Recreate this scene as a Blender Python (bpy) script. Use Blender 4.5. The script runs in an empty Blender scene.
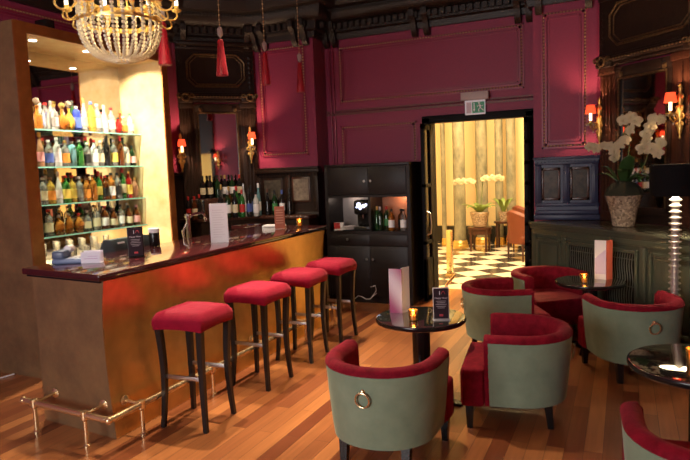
import bpy, bmesh, math, random
from mathutils import Vector, Matrix, noise
R = math.radians
PI = math.pi
SC = bpy.context.scene
COL = SC.collection

# ------------------------------------------------------------------ camera, world, exposure
cd = bpy.data.cameras.new('camera')
cam = bpy.data.objects.new('camera', cd)
COL.objects.link(cam)
SC.camera = cam
cd.sensor_width = 36.0
cd.lens = 610.0 / 690.0 * 36.0
cd.clip_start = 0.05
YAW, PITCH, ROLL = R(24.7), R(5.55), R(-2.2)
_f = Vector((-math.sin(YAW) * math.cos(PITCH), math.cos(YAW) * math.cos(PITCH), -math.sin(PITCH)))
_r = Vector((math.cos(YAW), math.sin(YAW), 0))
_u = _r.cross(_f)
_r2 = _r * math.cos(ROLL) + _u * math.sin(ROLL)
_u2 = _u * math.cos(ROLL) - _r * math.sin(ROLL)
_m = Matrix((_r2, _u2, -_f)).transposed().to_4x4()
_m.translation = (0, 0, 1.7)
cam.matrix_world = _m

w = bpy.data.worlds.new('world')
SC.world = w
w.use_nodes = True
w.node_tree.nodes['Background'].inputs[0].default_value = (0.5, 0.6, 0.8, 1)
w.node_tree.nodes['Background'].inputs[1].default_value = 0.05
SC.view_settings.view_transform = 'Standard'
SC.view_settings.look = 'None'
SC.view_settings.gamma = 1.0
SC.view_settings.exposure = 0.12
SC.view_settings.use_curve_mapping = False
SC.cycles.use_denoising = True
SC.cycles.use_adaptive_sampling = False
SC.cycles.denoising_input_passes = 'RGB_ALBEDO'
SC.cycles.max_bounces = 10
SC.cycles.transmission_bounces = 8
SC.cycles.glossy_bounces = 5
SC.cycles.diffuse_bounces = 4
SC.cycles.sample_clamp_indirect = 2.0
SC.cycles.sample_clamp_direct = 8.0
SC.cycles.caustics_reflective = False
SC.cycles.caustics_refractive = False

WARM = (1.0, 0.72, 0.42)
WARM2 = (1.0, 0.80, 0.55)


def lamp(name, kind, loc, power, color=WARM, size=0.1, target=None, angle=70, blend=0.6, sy=None, spread=None):
    l = bpy.data.lights.new(name, kind)
    l.energy = power
    l.color = color
    if kind == 'AREA':
        l.size = size
        if sy:
            l.shape = 'RECTANGLE'
            l.size_y = sy
        if spread:
            l.spread = R(spread)
    else:
        l.shadow_soft_size = size
    if kind == 'SPOT':
        l.spot_size = R(angle)
        l.spot_blend = blend
    o = bpy.data.objects.new(name, l)
    COL.objects.link(o)
    o.location = loc
    if target is not None:
        d = Vector(target) - Vector(loc)
        o.rotation_euler = d.to_track_quat('-Z', 'Y').to_euler()
    return o


# ceiling spots over the counter and seating, fill light from an added window behind the photographer
lamp('unseen_ceiling_spot', 'SPOT', (-3.15, 3.9, 3.85), 430, WARM2, 0.05, (-2.72, 3.4, 0.5), 44)
lamp('unseen_ceiling_spot', 'SPOT', (-3.15, 5.0, 3.85), 430, WARM2, 0.05, (-2.72, 4.5, 0.5), 44)
lamp('unseen_ceiling_spot', 'SPOT', (-3.15, 6.2, 3.85), 350, WARM2, 0.05, (-2.72, 5.4, 0.5), 44)
lamp('unseen_ceiling_spot', 'SPOT', (-2.0, 4.6, 3.85), 330, WARM2, 0.08, (-2.1, 3.3, 0.0), 62)
lamp('unseen_ceiling_spot', 'SPOT', (-4.0, 5.9, 3.85), 190, WARM2, 0.05, (-4.65, 6.85, 1.3), 40)  # added to brighten the bottles behind the bar, no fixture known here
lamp('unseen_ceiling_spot', 'SPOT', (0.2, 4.3, 3.85), 8, WARM, 0.08, (0.0, 4.4, 0.0), 90)
lamp('window_fill', 'AREA', (-2.6, -2.6, 1.9), 170, (1.0, 0.96, 0.96), 2.6, (-1.9, 4.0, 0.9), sy=1.8)  # unseen fill light standing in for daylight through the added window
# hallway beyond the door
lamp('hall_ceiling_light', 'AREA', (-2.2, 10.6, 4.2), 580, (1.0, 0.75, 0.42), 2.5, (-2.4, 11.8, 0), sy=3.0)
lamp('hall_ceiling_light', 'AREA', (-1.9, 9.0, 3.2), 110, (1.0, 0.70, 0.30), 1.2, (-1.6, 6.6, 0.0), sy=0.6)
lamp('side_room_light', 'AREA', (2.6, 1.3, 2.6), 40, (1.0, 0.85, 0.5), 0.8, (3.0, 1.4, 0))


# ------------------------------------------------------------------ materials
MATS = {}


def mat(name, color, rough=0.5, metal=0.0, emit=None, estr=0.0, trans=0.0, ior=1.45, coat=0.0, sheen=0.0,
        sheen_tint=(1, 1, 1), alpha=1.0, var=None, vscale=6.0, bump=0.0, bscale=60.0, spec=0.5, vdetail=4.0, stretch=None, rvar=0.0):
    if name in MATS:
        return MATS[name]
    m = bpy.data.materials.new(name)
    m.use_nodes = True
    nt = m.node_tree
    b = nt.nodes['Principled BSDF']
    b.inputs['Base Color'].default_value = (*color, 1)
    b.inputs['Roughness'].default_value = rough
    b.inputs['Metallic'].default_value = metal
    b.inputs['IOR'].default_value = ior
    b.inputs['Transmission Weight'].default_value = trans
    b.inputs['Coat Weight'].default_value = coat
    b.inputs['Sheen Weight'].default_value = sheen
    b.inputs['Sheen Tint'].default_value = (*sheen_tint, 1)
    b.inputs['Specular IOR Level'].default_value = spec
    b.inputs['Alpha'].default_value = alpha
    if emit:
        b.inputs['Emission Color'].default_value = (*emit, 1)
        b.inputs['Emission Strength'].default_value = estr
    tc = nt.nodes.new('ShaderNodeTexCoord')
    vec = tc.outputs['Object']
    if stretch:
        mp = nt.nodes.new('ShaderNodeMapping')
        mp.inputs['Scale'].default_value = stretch
        nt.links.new(vec, mp.inputs['Vector'])
        vec = mp.outputs['Vector']
    if var is not None or rvar:
        n = nt.nodes.new('ShaderNodeTexNoise')
        n.inputs['Scale'].default_value = vscale
        n.inputs['Detail'].default_value = vdetail
        n.inputs['Roughness'].default_value = 0.6
        nt.links.new(vec, n.inputs['Vector'])
        cr = nt.nodes.new('ShaderNodeMapRange')
        cr.inputs['From Min'].default_value = 0.3
        cr.inputs['From Max'].default_value = 0.7
        nt.links.new(n.outputs['Fac'], cr.inputs['Value'])
        if var is not None:
            mx = nt.nodes.new('ShaderNodeMix')
            mx.data_type = 'RGBA'
            mx.inputs[6].default_value = (*color, 1)
            mx.inputs[7].default_value = (*var, 1)
            nt.links.new(cr.outputs['Result'], mx.inputs[0])
            nt.links.new(mx.outputs[2], b.inputs['Base Color'])
        if rvar:
            rr = nt.nodes.new('ShaderNodeMapRange')
            rr.inputs['To Min'].default_value = rough
            rr.inputs['To Max'].default_value = rough + rvar
            nt.links.new(cr.outputs['Result'], rr.inputs['Value'])
            nt.links.new(rr.outputs['Result'], b.inputs['Roughness'])
    if bump:
        n2 = nt.nodes.new('ShaderNodeTexNoise')
        n2.inputs['Scale'].default_value = bscale
        n2.inputs['Detail'].default_value = 3
        nt.links.new(vec, n2.inputs['Vector'])
        bp = nt.nodes.new('ShaderNodeBump')
        bp.inputs['Strength'].default_value = bump
        bp.inputs['Distance'].default_value = 0.01
        nt.links.new(n2.outputs['Fac'], bp.inputs['Height'])
        nt.links.new(bp.outputs['Normal'], b.inputs['Normal'])
    MATS[name] = m
    return m


def floor_mat():
    m = bpy.data.materials.new('parquet_planks')
    m.use_nodes = True
    nt = m.node_tree
    b = nt.nodes['Principled BSDF']
    tc = nt.nodes.new('ShaderNodeTexCoord')
    mp = nt.nodes.new('ShaderNodeMapping')
    mp.inputs['Rotation'].default_value = (0, 0, R(90))
    nt.links.new(tc.outputs['Object'], mp.inputs['Vector'])
    br = nt.nodes.new('ShaderNodeTexBrick')
    br.offset = 0.37
    br.inputs['Scale'].default_value = 1.0
    br.inputs['Brick Width'].default_value = 1.1
    br.inputs['Row Height'].default_value = 0.105
    br.inputs['Mortar Size'].default_value = 0.0012
    br.inputs['Bias'].default_value = 0.0
    br.inputs['Color1'].default_value = (0.50, 0.190, 0.062, 1)
    br.inputs['Color2'].default_value = (0.19, 0.050, 0.019, 1)
    br.inputs['Mortar'].default_value = (0.07, 0.025, 0.012, 1)
    nt.links.new(mp.outputs['Vector'], br.inputs['Vector'])
    mp2 = nt.nodes.new('ShaderNodeMapping')
    mp2.inputs['Scale'].default_value = (30, 1.6, 1)
    nt.links.new(tc.outputs['Object'], mp2.inputs['Vector'])
    n = nt.nodes.new('ShaderNodeTexNoise')
    n.inputs['Scale'].default_value = 1.5
    n.inputs['Detail'].default_value = 5
    nt.links.new(mp2.outputs['Vector'], n.inputs['Vector'])
    mr = nt.nodes.new('ShaderNodeMapRange')
    mr.inputs['To Min'].default_value = 0.70
    mr.inputs['To Max'].default_value = 1.25
    nt.links.new(n.outputs['Fac'], mr.inputs['Value'])
    mx = nt.nodes.new('ShaderNodeMix')
    mx.data_type = 'RGBA'
    mx.blend_type = 'MULTIPLY'
    mx.inputs[0].default_value = 1.0
    nt.links.new(br.outputs['Color'], mx.inputs[6])
    nt.links.new(mr.outputs['Result'], mx.inputs[7])
    nt.links.new(mx.outputs[2], b.inputs['Base Color'])
    b.inputs['Roughness'].default_value = 0.28
    b.inputs['Coat Weight'].default_value = 0.15
    b.inputs['Coat Roughness'].default_value = 0.15
    return m


def checker_mat():
    m = bpy.data.materials.new('checkerboard_marble')
    m.use_nodes = True
    nt = m.node_tree
    b = nt.nodes['Principled BSDF']
    tc = nt.nodes.new('ShaderNodeTexCoord')
    mp = nt.nodes.new('ShaderNodeMapping')
    mp.inputs['Rotation'].default_value = (0, 0, R(45))
    mp.inputs['Location'].default_value = (0.1, 0.05, 0.5)
    nt.links.new(tc.outputs['Object'], mp.inputs['Vector'])
    ch = nt.nodes.new('ShaderNodeTexChecker')
    ch.inputs['Scale'].default_value = 1 / 0.42
    ch.inputs['Color1'].default_value = (0.82, 0.74, 0.58, 1)
    ch.inputs['Color2'].default_value = (0.05, 0.045, 0.045, 1)
    nt.links.new(mp.outputs['Vector'], ch.inputs['Vector'])
    nt.links.new(ch.outputs['Color'], b.inputs['Base Color'])
    b.inputs['Roughness'].default_value = 0.18
    return m


M_floor = floor_mat()
M_checker = checker_mat()
M_red = mat('raspberry_wall_silk', (0.29, 0.027, 0.080), 0.55, var=(0.25, 0.022, 0.066), vscale=40, sheen=0.1)
M_redtrim = mat('raspberry_moulding', (0.27, 0.024, 0.06), 0.4)
M_gold_bead = mat('aged_gilt_beading', (0.72, 0.48, 0.24), 0.42, 0.3, var=(0.34, 0.16, 0.09), vscale=90)
M_ceil = mat('crimson_ceiling', (0.20, 0.022, 0.045), 0.7)
M_darkwood = mat('dark_carved_oak', (0.026, 0.013, 0.009), 0.42, spec=0.3, var=(0.018, 0.009, 0.006), vscale=8, stretch=(6, 6, 1))
M_cornice = mat('dark_cornice_wood', (0.022, 0.013, 0.010), 0.45, bump=0.6, bscale=45)
M_mahog = mat('mahogany', (0.075, 0.026, 0.014), 0.3, var=(0.04, 0.014, 0.009), vscale=6, stretch=(8, 8, 1))
M_oldgold = mat('old_gilt_moulding', (0.22, 0.13, 0.055), 0.45, 0.7, var=(0.06, 0.035, 0.02), vscale=50)
M_gilt = mat('bright_gilt_bronze', (0.85, 0.58, 0.17), 0.33, 0.75)
M_brass = mat('polished_brass', (0.86, 0.66, 0.38), 0.24, 0.88)
M_mirror = mat('mirror_glass', (0.78, 0.76, 0.74), 0.02, 1.0)
M_goldleaf = mat('gold_leaf', (0.84, 0.52, 0.20), 0.30, 0.90, var=(0.70, 0.42, 0.15), vscale=7, vdetail=2)
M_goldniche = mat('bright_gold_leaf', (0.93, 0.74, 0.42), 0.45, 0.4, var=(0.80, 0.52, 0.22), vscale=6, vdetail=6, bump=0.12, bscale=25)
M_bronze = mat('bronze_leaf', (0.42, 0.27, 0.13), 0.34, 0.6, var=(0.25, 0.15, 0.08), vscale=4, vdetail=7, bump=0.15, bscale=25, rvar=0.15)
M_granite = mat('oxblood_polished_stone', (0.060, 0.012, 0.012), 0.12, var=(0.034, 0.008, 0.010), vscale=60, coat=0.5, ior=1.6)
M_shelf = mat('green_edged_glass', (0.62, 0.90, 0.82), 0.03, trans=0.85, ior=1.45)
M_black = mat('black_lacquer', (0.010, 0.009, 0.009), 0.22)
M_doorblack = mat('matt_black_door_paint', (0.008, 0.008, 0.009), 0.6, spec=0.15)
M_blackwood = mat('black_stained_wood', (0.016, 0.012, 0.012), 0.35, var=(0.010, 0.008, 0.008), vscale=6, stretch=(1, 1, 12))
M_wenge = mat('wenge_cabinet_wood', (0.014, 0.010, 0.011), 0.42, spec=0.3, var=(0.014, 0.009, 0.009), vscale=5, stretch=(1, 1, 14))
M_tabletop = mat('black_mirror_tabletop', (0.34, 0.34, 0.31), 0.045, 0.95)
M_velvet = mat('crimson_velvet', (0.27, 0.006, 0.022), 0.75, sheen=0.22, sheen_tint=(1.0, 0.2, 0.25), var=(0.14, 0.002, 0.010), vscale=16, spec=0.15)
M_velvet2 = mat('scarlet_velvet', (0.30, 0.004, 0.028), 0.75, sheen=0.25, sheen_tint=(1.0, 0.25, 0.3), var=(0.23, 0.003, 0.020), vscale=14, spec=0.15)
M_sage = mat('sage_green_velvet', (0.27, 0.345, 0.235), 0.7, sheen=0.25, sheen_tint=(0.85, 1.0, 0.85), var=(0.205, 0.275, 0.185), vscale=7, spec=0.15)
M_steel = mat('brushed_steel', (0.55, 0.53, 0.52), 0.3, 1.0)
M_chrome = mat('chrome', (0.8, 0.8, 0.8), 0.1, 1.0)
M_white = mat('white_card', (0.88, 0.86, 0.88), 0.5)
M_paper = mat('lilac_white_paper', (0.85, 0.82, 0.92), 0.5)
M_side = mat('olive_black_painted_wood', (0.072, 0.084, 0.058), 0.35, var=(0.060, 0.072, 0.048), vscale=5)
M_navy = mat('navy_painted_wood', (0.036, 0.042, 0.100), 0.4, var=(0.026, 0.03, 0.070), vscale=8)
M_crystal = mat('cut_crystal', (1.0, 0.90, 0.66), 0.10, trans=0.35, ior=1.5, emit=None)
M_tassel = mat('red_silk_tassel', (0.50, 0.008, 0.028), 0.5, sheen=0.05, stretch=(60, 60, 1), var=(0.22, 0.004, 0.014), vscale=3)
M_leaf = mat('orchid_leaf_green', (0.035, 0.085, 0.022), 0.35)
M_petal = mat('cream_orchid_petal', (0.55, 0.48, 0.30), 0.5)
M_stem = mat('green_stem', (0.12, 0.17, 0.05), 0.5)
M_moss = mat('dark_moss', (0.030, 0.034, 0.018), 0.9, bump=1.0, bscale=60)
M_hallwall = mat('ochre_hall_wall', (0.86, 0.68, 0.37), 0.5)
M_marble = mat('green_grey_marble', (0.38, 0.34, 0.22), 0.25, var=(0.13, 0.14, 0.10), vscale=7, vdetail=8, stretch=(1, 1, 0.5))
M_skirt = mat('black_skirting', (0.02, 0.018, 0.015), 0.4)
M_orange = mat('orange_upholstery', (0.15, 0.036, 0.014), 0.55)


def crackle_mat():
    m = mat('crackled_mosaic_glass', (0.40, 0.30, 0.20), 0.15)
    nt = m.node_tree
    b = nt.nodes['Principled BSDF']
    tc = nt.nodes.new('ShaderNodeTexCoord')
    v = nt.nodes.new('ShaderNodeTexVoronoi')
    v.inputs['Scale'].default_value = 48
    nt.links.new(tc.outputs['Object'], v.inputs['Vector'])
    cr = nt.nodes.new('ShaderNodeValToRGB')
    cr.color_ramp.elements[0].color = (0.16, 0.10, 0.06, 1)
    cr.color_ramp.elements[1].color = (0.62, 0.48, 0.34, 1)
    nt.links.new(v.outputs['Color'], cr.inputs['Fac'])
    nt.links.new(cr.outputs['Color'], b.inputs['Base Color'])
    return m


M_crackle = crackle_mat()


def thin_glass(name, tint, body, fac, rough=0.05):
    """thin see-through glass: tinted transparency, some body colour, clear-coat reflections"""
    m = bpy.data.materials.new(name)
    m.use_nodes = True
    nt = m.node_tree
    b = nt.nodes['Principled BSDF']
    out = nt.nodes['Material Output']
    b.inputs['Base Color'].default_value = (*body, 1)
    b.inputs['Roughness'].default_value = rough
    tr = nt.nodes.new('ShaderNodeBsdfTransparent')
    tr.inputs['Color'].default_value = (*tint, 1)
    gl = nt.nodes.new('ShaderNodeBsdfGlossy')
    gl.inputs['Roughness'].default_value = rough
    fr = nt.nodes.new('ShaderNodeFresnel')
    fr.inputs['IOR'].default_value = 1.45
    m1 = nt.nodes.new('ShaderNodeMixShader')
    m1.inputs[0].default_value = fac
    nt.links.new(tr.outputs[0], m1.inputs[1])
    nt.links.new(b.outputs[0], m1.inputs[2])
    m2 = nt.nodes.new('ShaderNodeMixShader')
    nt.links.new(fr.outputs[0], m2.inputs[0])
    nt.links.new(m1.outputs[0], m2.inputs[1])
    nt.links.new(gl.outputs[0], m2.inputs[2])
    nt.links.new(m2.outputs[0], out.inputs['Surface'])
    MATS[name] = m
    return m


M_shelf = thin_glass('green_tinted_shelf_glass', (0.86, 0.97, 0.93), (0.55, 0.80, 0.72), 0.12, 0.02)
M_shelfedge = mat('turquoise_glass_edge', (0.28, 0.62, 0.54), 0.15)


# ------------------------------------------------------------------ mesh helpers
class MB:
    def __init__(self):
        self.bm = bmesh.new()

    def box(self, a, b, bev=0.0, seg=2, rotz=0.0, pivot=None):
        a, b = Vector(a), Vector(b)
        r = bmesh.ops.create_cube(self.bm, size=1.0)
        vs = r['verts']
        c = (a + b) / 2
        s = b - a
        for v in vs:
            v.co = Vector((v.co.x * s.x, v.co.y * s.y, v.co.z * s.z)) + c
        if bev > 0:
            es = list({e for v in vs for e in v.link_edges})
            r2 = bmesh.ops.bevel(self.bm, geom=es, offset=bev, segments=seg, profile=0.5, affect='EDGES')
            vs = list({v for f in r2['faces'] for v in f.verts} | {v for v in vs if v.is_valid})
        if rotz:
            p = Vector(pivot) if pivot else c
            bmesh.ops.rotate(self.bm, cent=p, matrix=Matrix.Rotation(rotz, 3, 'Z'), verts=vs)
        return self

    def lathe(self, prof, seg=24, c=(0, 0, 0), axis=None, cap=True):
        c = Vector(c)
        q = Vector((0, 0, 1)).rotation_difference(Vector(axis)) if axis is not None else None
        rings = []
        for r, z in prof:
            ring = []
            if r < 1e-6:
                p = Vector((0, 0, z))
                if q: p = q @ p
                ring = [self.bm.verts.new(p + c)]
            else:
                for i in range(seg):
                    t = 2 * PI * i / seg
                    p = Vector((r * math.cos(t), r * math.sin(t), z))
                    if q: p = q @ p
                    ring.append(self.bm.verts.new(p + c))
            rings.append(ring)
        for a, b in zip(rings, rings[1:]):
            if len(a) == 1 and len(b) == 1:
                continue
            for i in range(seg):
                j = (i + 1) % seg
                if len(a) == 1:
                    self.bm.faces.new((a[0], b[j], b[i]))
                elif len(b) == 1:
                    self.bm.faces.new((a[i], a[j], b[0]))
                else:
                    self.bm.faces.new((a[i], a[j], b[j], b[i]))
        if cap:
            if len(rings[0]) > 1: self.bm.faces.new(rings[0][::-1])
            if len(rings[-1]) > 1: self.bm.faces.new(rings[-1])
        return self

    def tube(self, pts, r, seg=8, closed=False, cap=True):
        pts = [Vector(p) for p in pts]
        n = len(pts)
        rad = r if isinstance(r, (list, tuple)) else [r] * n
        rings = []
        prev = None
        for i, p in enumerate(pts):
            if closed:
                t = (pts[(i + 1) % n] - pts[i - 1]).normalized()
            else:
                t = (pts[min(i + 1, n - 1)] - pts[max(i - 1, 0)]).normalized()
            if prev is None:
                ref = Vector((0, 0, 1)) if abs(t.z) < 0.9 else Vector((1, 0, 0))
                a = t.cross(ref).normalized()
            else:
                a = (prev - t * prev.dot(t)).normalized()
            prev = a
            b = t.cross(a)
            rings.append([self.bm.verts.new(p + (a * math.cos(2 * PI * k / seg) + b * math.sin(2 * PI * k / seg)) * rad[i]) for k in range(seg)])
        m = n if closed else n - 1
        for i in range(m):
            a, b = rings[i], rings[(i + 1) % n]
            for k in range(seg):
                l = (k + 1) % seg
                self.bm.faces.new((a[k], a[l], b[l], b[k]))
        if cap and not closed:
            self.bm.faces.new(rings[0][::-1])
            self.bm.faces.new(rings[-1])
        return self

    def prism(self, poly, z0, z1, bev=0.0, seg=2):
        bot = [self.bm.verts.new((x, y, z0)) for x, y in poly]
        top = [self.bm.verts.new((x, y, z1)) for x, y in poly]
        n = len(poly)
        fs = [self.bm.faces.new(bot[::-1]), self.bm.faces.new(top)]
        for i in range(n):
            j = (i + 1) % n
            fs.append(self.bm.faces.new((bot[i], bot[j], top[j], top[i])))
        if bev > 0:
            es = list({e for v in top + bot for e in v.link_edges})
            bmesh.ops.recalc_face_normals(self.bm, faces=fs)
            bmesh.ops.bevel(self.bm, geom=es, offset=bev, segments=seg, profile=0.5, affect='EDGES')
        return self

    def quadstrip(self, sections, closed_section=True, caps=True):
        """sections: list of lists of points (equal length) -> skin"""
        rings = [[self.bm.verts.new(p) for p in s] for s in sections]
        k = len(rings[0])
        for a, b in zip(rings, rings[1:]):
            for i in range(k if closed_section else k - 1):
                j = (i + 1) % k
                self.bm.faces.new((a[i], a[j], b[j], b[i]))
        if caps and closed_section:
            self.bm.faces.new(rings[0][::-1])
            self.bm.faces.new(rings[-1])
        return self

    def ico(self, c, r, sub=1, scale=(1, 1, 1)):
        rr = bmesh.ops.create_icosphere(self.bm, subdivisions=sub, radius=r)
        for v in rr['verts']:
            v.co = Vector((v.co.x * scale[0], v.co.y * scale[1], v.co.z * scale[2])) + Vector(c)
        return self

    def ring(self, c, R_, r, axis=(0, 0, 1), seg=28, rs=8):
        q = Vector((0, 0, 1)).rotation_difference(Vector(axis))
        pts = [Vector(c) + q @ Vector((R_ * math.cos(2 * PI * i / seg), R_ * math.sin(2 * PI * i / seg), 0)) for i in range(seg)]
        return self.tube(pts, r, rs, closed=True)

    def xform(self, m):
        bmesh.ops.transform(self.bm, matrix=m, verts=self.bm.verts)
        return self

    def mesh(self, name, m, smooth=True, angle=38):
        bmesh.ops.recalc_face_normals(self.bm, faces=self.bm.faces)
        me = bpy.data.meshes.new(name)
        self.bm.to_mesh(me)
        self.bm.free()
        if m:
            for x in (m if isinstance(m, (list, tuple)) else [m]):
                me.materials.append(x)
        if smooth:
            for p in me.polygons:
                p.use_smooth = True
            me.set_sharp_from_angle(angle=R(angle))
        return me

    def obj(self, name, m, parent=None, loc=None, rotz=0.0, **k):
        return link(name, self.mesh(name, m, **k), parent, loc, rotz)


def link(name, me, parent=None, loc=None, rotz=0.0):
    o = bpy.data.objects.new(name, me)
    COL.objects.link(o)
    if parent: o.parent = parent
    if loc is not None: o.location = loc
    if rotz: o.rotation_euler = (0, 0, rotz)
    return o


def tag(o, label, cat, group=None):
    o['label'] = label
    o['category'] = cat
    if group: o['group'] = group
    return o


def thing(name, label, cat, loc=(0, 0, 0), rotz=0.0, group=None):
    o = bpy.data.objects.new(name, None)
    o.empty_display_size = 0.1
    COL.objects.link(o)
    o.location = loc
    o.rotation_euler = (0, 0, rotz)
    return tag(o, label, cat, group)


def struct(name, mb, m, **k):
    o = mb.obj(name, m, **k)
    o['kind'] = 'structure'
    return o


def copy_tree(o, parent=None):
    c = o.copy()
    COL.objects.link(c)
    if parent: c.parent = parent
    for ch in list(o.children):
        copy_tree(ch, c)
    return c


def offset_path(path, d, closed=False):
    """offset a 2D polyline to its right side by d with mitred corners"""
    n = len(path)
    out = []
    for i in range(n):
        p = Vector(path[i])
        ds = []
        if i > 0 or closed: ds.append((p - Vector(path[i - 1])).normalized())
        if i < n - 1 or closed: ds.append((Vector(path[(i + 1) % n]) - p).normalized())
        ns = [Vector((t.y, -t.x)) for t in ds]
        if len(ns) == 1:
            out.append(p + ns[0] * d)
        else:
            b = (ns[0] + ns[1])
            b = b / max(b.length_squared / 2, 1e-6)
            out.append(p + b * d)
    return out


def sweep(mb, path, prof):
    """prof: closed list of (offset, z)"""
    offs = {d: offset_path(path, d) for d in {q[0] for q in prof}}
    secs = [[(offs[d][i].x, offs[d][i].y, z) for d, z in prof] for i in range(len(path))]
    mb.quadstrip(secs)


# ------------------------------------------------------------------ setting
MB().prism([(-6.2, -3.2), (2.0, -3.2), (2.0, 8.25), (-6.2, 8.25)], -0.1, 0.0)
struct('floor', MB().box((-5.9, -3.2, -0.1), (3.6, 8.25, 0.0)), M_floor)
struct('floor_hall', MB().box((-7.0, 8.25, -0.1), (2.5, 17.5, 0.0)), M_checker)
struct('ceiling', MB().box((-5.9, -3.2, 3.95), (3.6, 8.25, 4.1)), M_ceil)
ZC = 3.95
mb = MB()
mb.box((-4.9, 7.65, 0), (-2.31, 7.90, ZC)).box((-1.03, 7.65, 0), (2.0, 7.90, ZC)).box((-2.31, 7.65, 2.31), (-1.03, 7.90, ZC))
struct('wall_back', mb, M_red, smooth=False)
struct('wall_pier_left', MB().prism([(-4.63, 7.3), (-3.72, 7.3), (-3.72, 7.66), (-4.63, 7.66)], 0, ZC), M_red, smooth=False)
struct('wall_pier_right', MB().prism([(-0.95, 7.35), (-0.28, 7.35), (-0.1, 7.66), (-0.95, 7.66)], 0, ZC), M_red, smooth=False)
struct('wall_corner_left', MB().prism([(-5.4, 6.53), (-4.63, 7.3), (-4.63, 7.7), (-5.8, 7.7), (-5.8, 6.53)], 0, ZC), M_red, smooth=False)
struct('wall_corner_right', MB().prism([(-0.28, 7.35), (1.6, 5.47), (2.0, 5.47), (2.0, 7.66), (-0.1, 7.66)], 0, ZC), M_red, smooth=False)
struct('wall_left', MB().box((-5.8, -3.2, 0), (-5.4, 6.6, ZC)), M_red, smooth=False)
mb = MB()
mb.box((1.6, -3.2, 0), (2.0, 0.9, ZC)).box((1.6, 1.86, 0), (2.0, 5.6, ZC)).box((1.6, 0.9, 2.3), (2.0, 1.86, ZC))
struct('wall_right', mb, M_red, smooth=False)
# wall behind the photographer with one wide window, added for the fill light
mb = MB()
mb.box((-5.8, -3.2, 0), (-4.0, -2.9, ZC)).box((-1.2, -3.2, 0), (2.0, -2.9, ZC)).box((-4.0, -3.2, 0), (-1.2, -2.9, 0.9)).box((-4.0, -3.2, 2.9), (-1.2, -2.9, ZC))
struct('wall_front', mb, M_red, smooth=False)
mb = MB()
mb.box((-4.0, -3.1, 0.9), (-1.2, -3.0, 0.98)).box((-4.0, -3.1, 2.82), (-1.2, -3.0, 2.9))
for x in (-4.0, -2.64, -1.28):
    mb.box((x, -3.1, 0.9), (x + 0.08, -3.0, 2.9))
struct('added_window_1', mb, M_darkwood)
# little side room seen only in the mirror
mb = MB()
mb.box((3.4, 0.2, 0), (3.5, 2.6, 3.0)).box((2.0, 0.1, 0), (3.5, 0.2, 3.0)).box((2.0, 2.6, 0), (3.5, 2.7, 3.0)).box((2.0, 0.1, 2.9), (3.5, 2.7, 3.0))
struct('wall_side_room', mb, mat('cream_side_room', (0.72, 0.62, 0.36), 0.7), smooth=False)
mb = MB()
mb.box((1.54, 0.78, 0), (1.6, 0.9, 2.42)).box((1.54, 1.86, 0), (1.6, 1.95, 2.42)).box((1.54, 0.78, 2.3), (1.6, 1.95, 3.5))
struct('door_2', mb, M_darkwood)

# cornice round the room
PATH = [(-5.4, -2.9), (-5.4, 6.53), (-4.63, 7.3), (-3.72, 7.3), (-3.72, 7.65), (-0.95, 7.65), (-0.95, 7.35), (-0.28, 7.35), (1.6, 5.47), (1.6, -2.9)]
mb = MB()
sweep(mb, PATH, [(0.0, 3.45), (0.05, 3.45), (0.06, 3.52), (0.10, 3.54), (0.10, 3.64), (0.17, 3.66), (0.22, 3.72), (0.23, 3.80), (0.32, 3.82), (0.36, 3.90), (0.37, 3.95), (0.0, 3.95)])
struct('trim_1', mb, M_cornice)
# bead row, dentils and scrolled brackets of the cornice
mb = MB()


def along(path, step):
    for a, b in zip(path, path[1:]):
        a, b = Vector(a), Vector(b)
        L = (b - a).length
        t = (b - a) / L
        k = max(1, int(L / step))
        for i in range(k):
            yield a + t * (L * (i + 0.5) / k), t, Vector((t.y, -t.x))


for p, t, n in along(PATH[1:-1], 0.085):
    c = p + n * 0.13
    ang = math.atan2(t.y, t.x)
    mb.box((c.x - 0.024, c.y - 0.028, 3.565), (c.x + 0.024, c.y + 0.028, 3.635), rotz=ang)
for p, t, n in along(PATH[1:-1], 0.045):
    c = p + n * 0.245
    mb.ico((c.x, c.y, 3.77), 0.019, 1)
struct('trim_2', mb, M_oldgold if False else mat('worn_cornice_carving', (0.034, 0.020, 0.013), 0.5, var=(0.018, 0.011, 0.008), vscale=30))
mb = MB()


def corbel(mb, x, y, ang):
    pr = [(0.0, 3.66), (0.20, 3.66), (0.20, 3.58), (0.15, 3.54), (0.12, 3.47), (0.11, 3.42), (0.07, 3.37), (0.03, 3.35), (0.0, 3.36)]
    c, s = math.cos(ang), math.sin(ang)
    secs = []
    for wv in (-0.036, 0.036):
        secs.append([(x + c * wv + s * d, y + s * wv - c * d, z) for d, z in pr])
    mb.quadstrip(secs)


for x in (-3.66, -3.54, -2.42, -2.26, -1.15, -1.02):
    corbel(mb, x, 7.65, 0)
for x in (-4.55, -4.42, -3.95, -3.80):
    corbel(mb, x, 7.3, 0)
for x in (-0.88, -0.36):
    corbel(mb, x, 7.35, 0)
for s in (0.12, 0.95):
    corbel(mb, -4.63 - 0.707 * s, 7.3 - 0.707 * s, PI / 4)
struct('trim_3', mb, M_cornice)
# ceiling mouldings
mb = MB()
for d, z0, wd in ((0.62, 3.90, 0.10), (0.85, 3.925, 0.04)):
    sweep(mb, PATH, [(d, z0), (d + wd, z0), (d + wd, 3.955), (d, 3.955)])
struct('trim_4', mb, M_cornice)
# dark plinth boards round the room
mb = MB()
sweep(mb, [(-3.72, 7.3), (-3.72, 7.65), (-2.36, 7.65)], [(0, 0), (0.03, 0), (0.03, 0.20), (0.015, 0.24), (0, 0.24)])
struct('baseboard_back', mb, M_blackwood)

TRN = [4]


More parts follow.
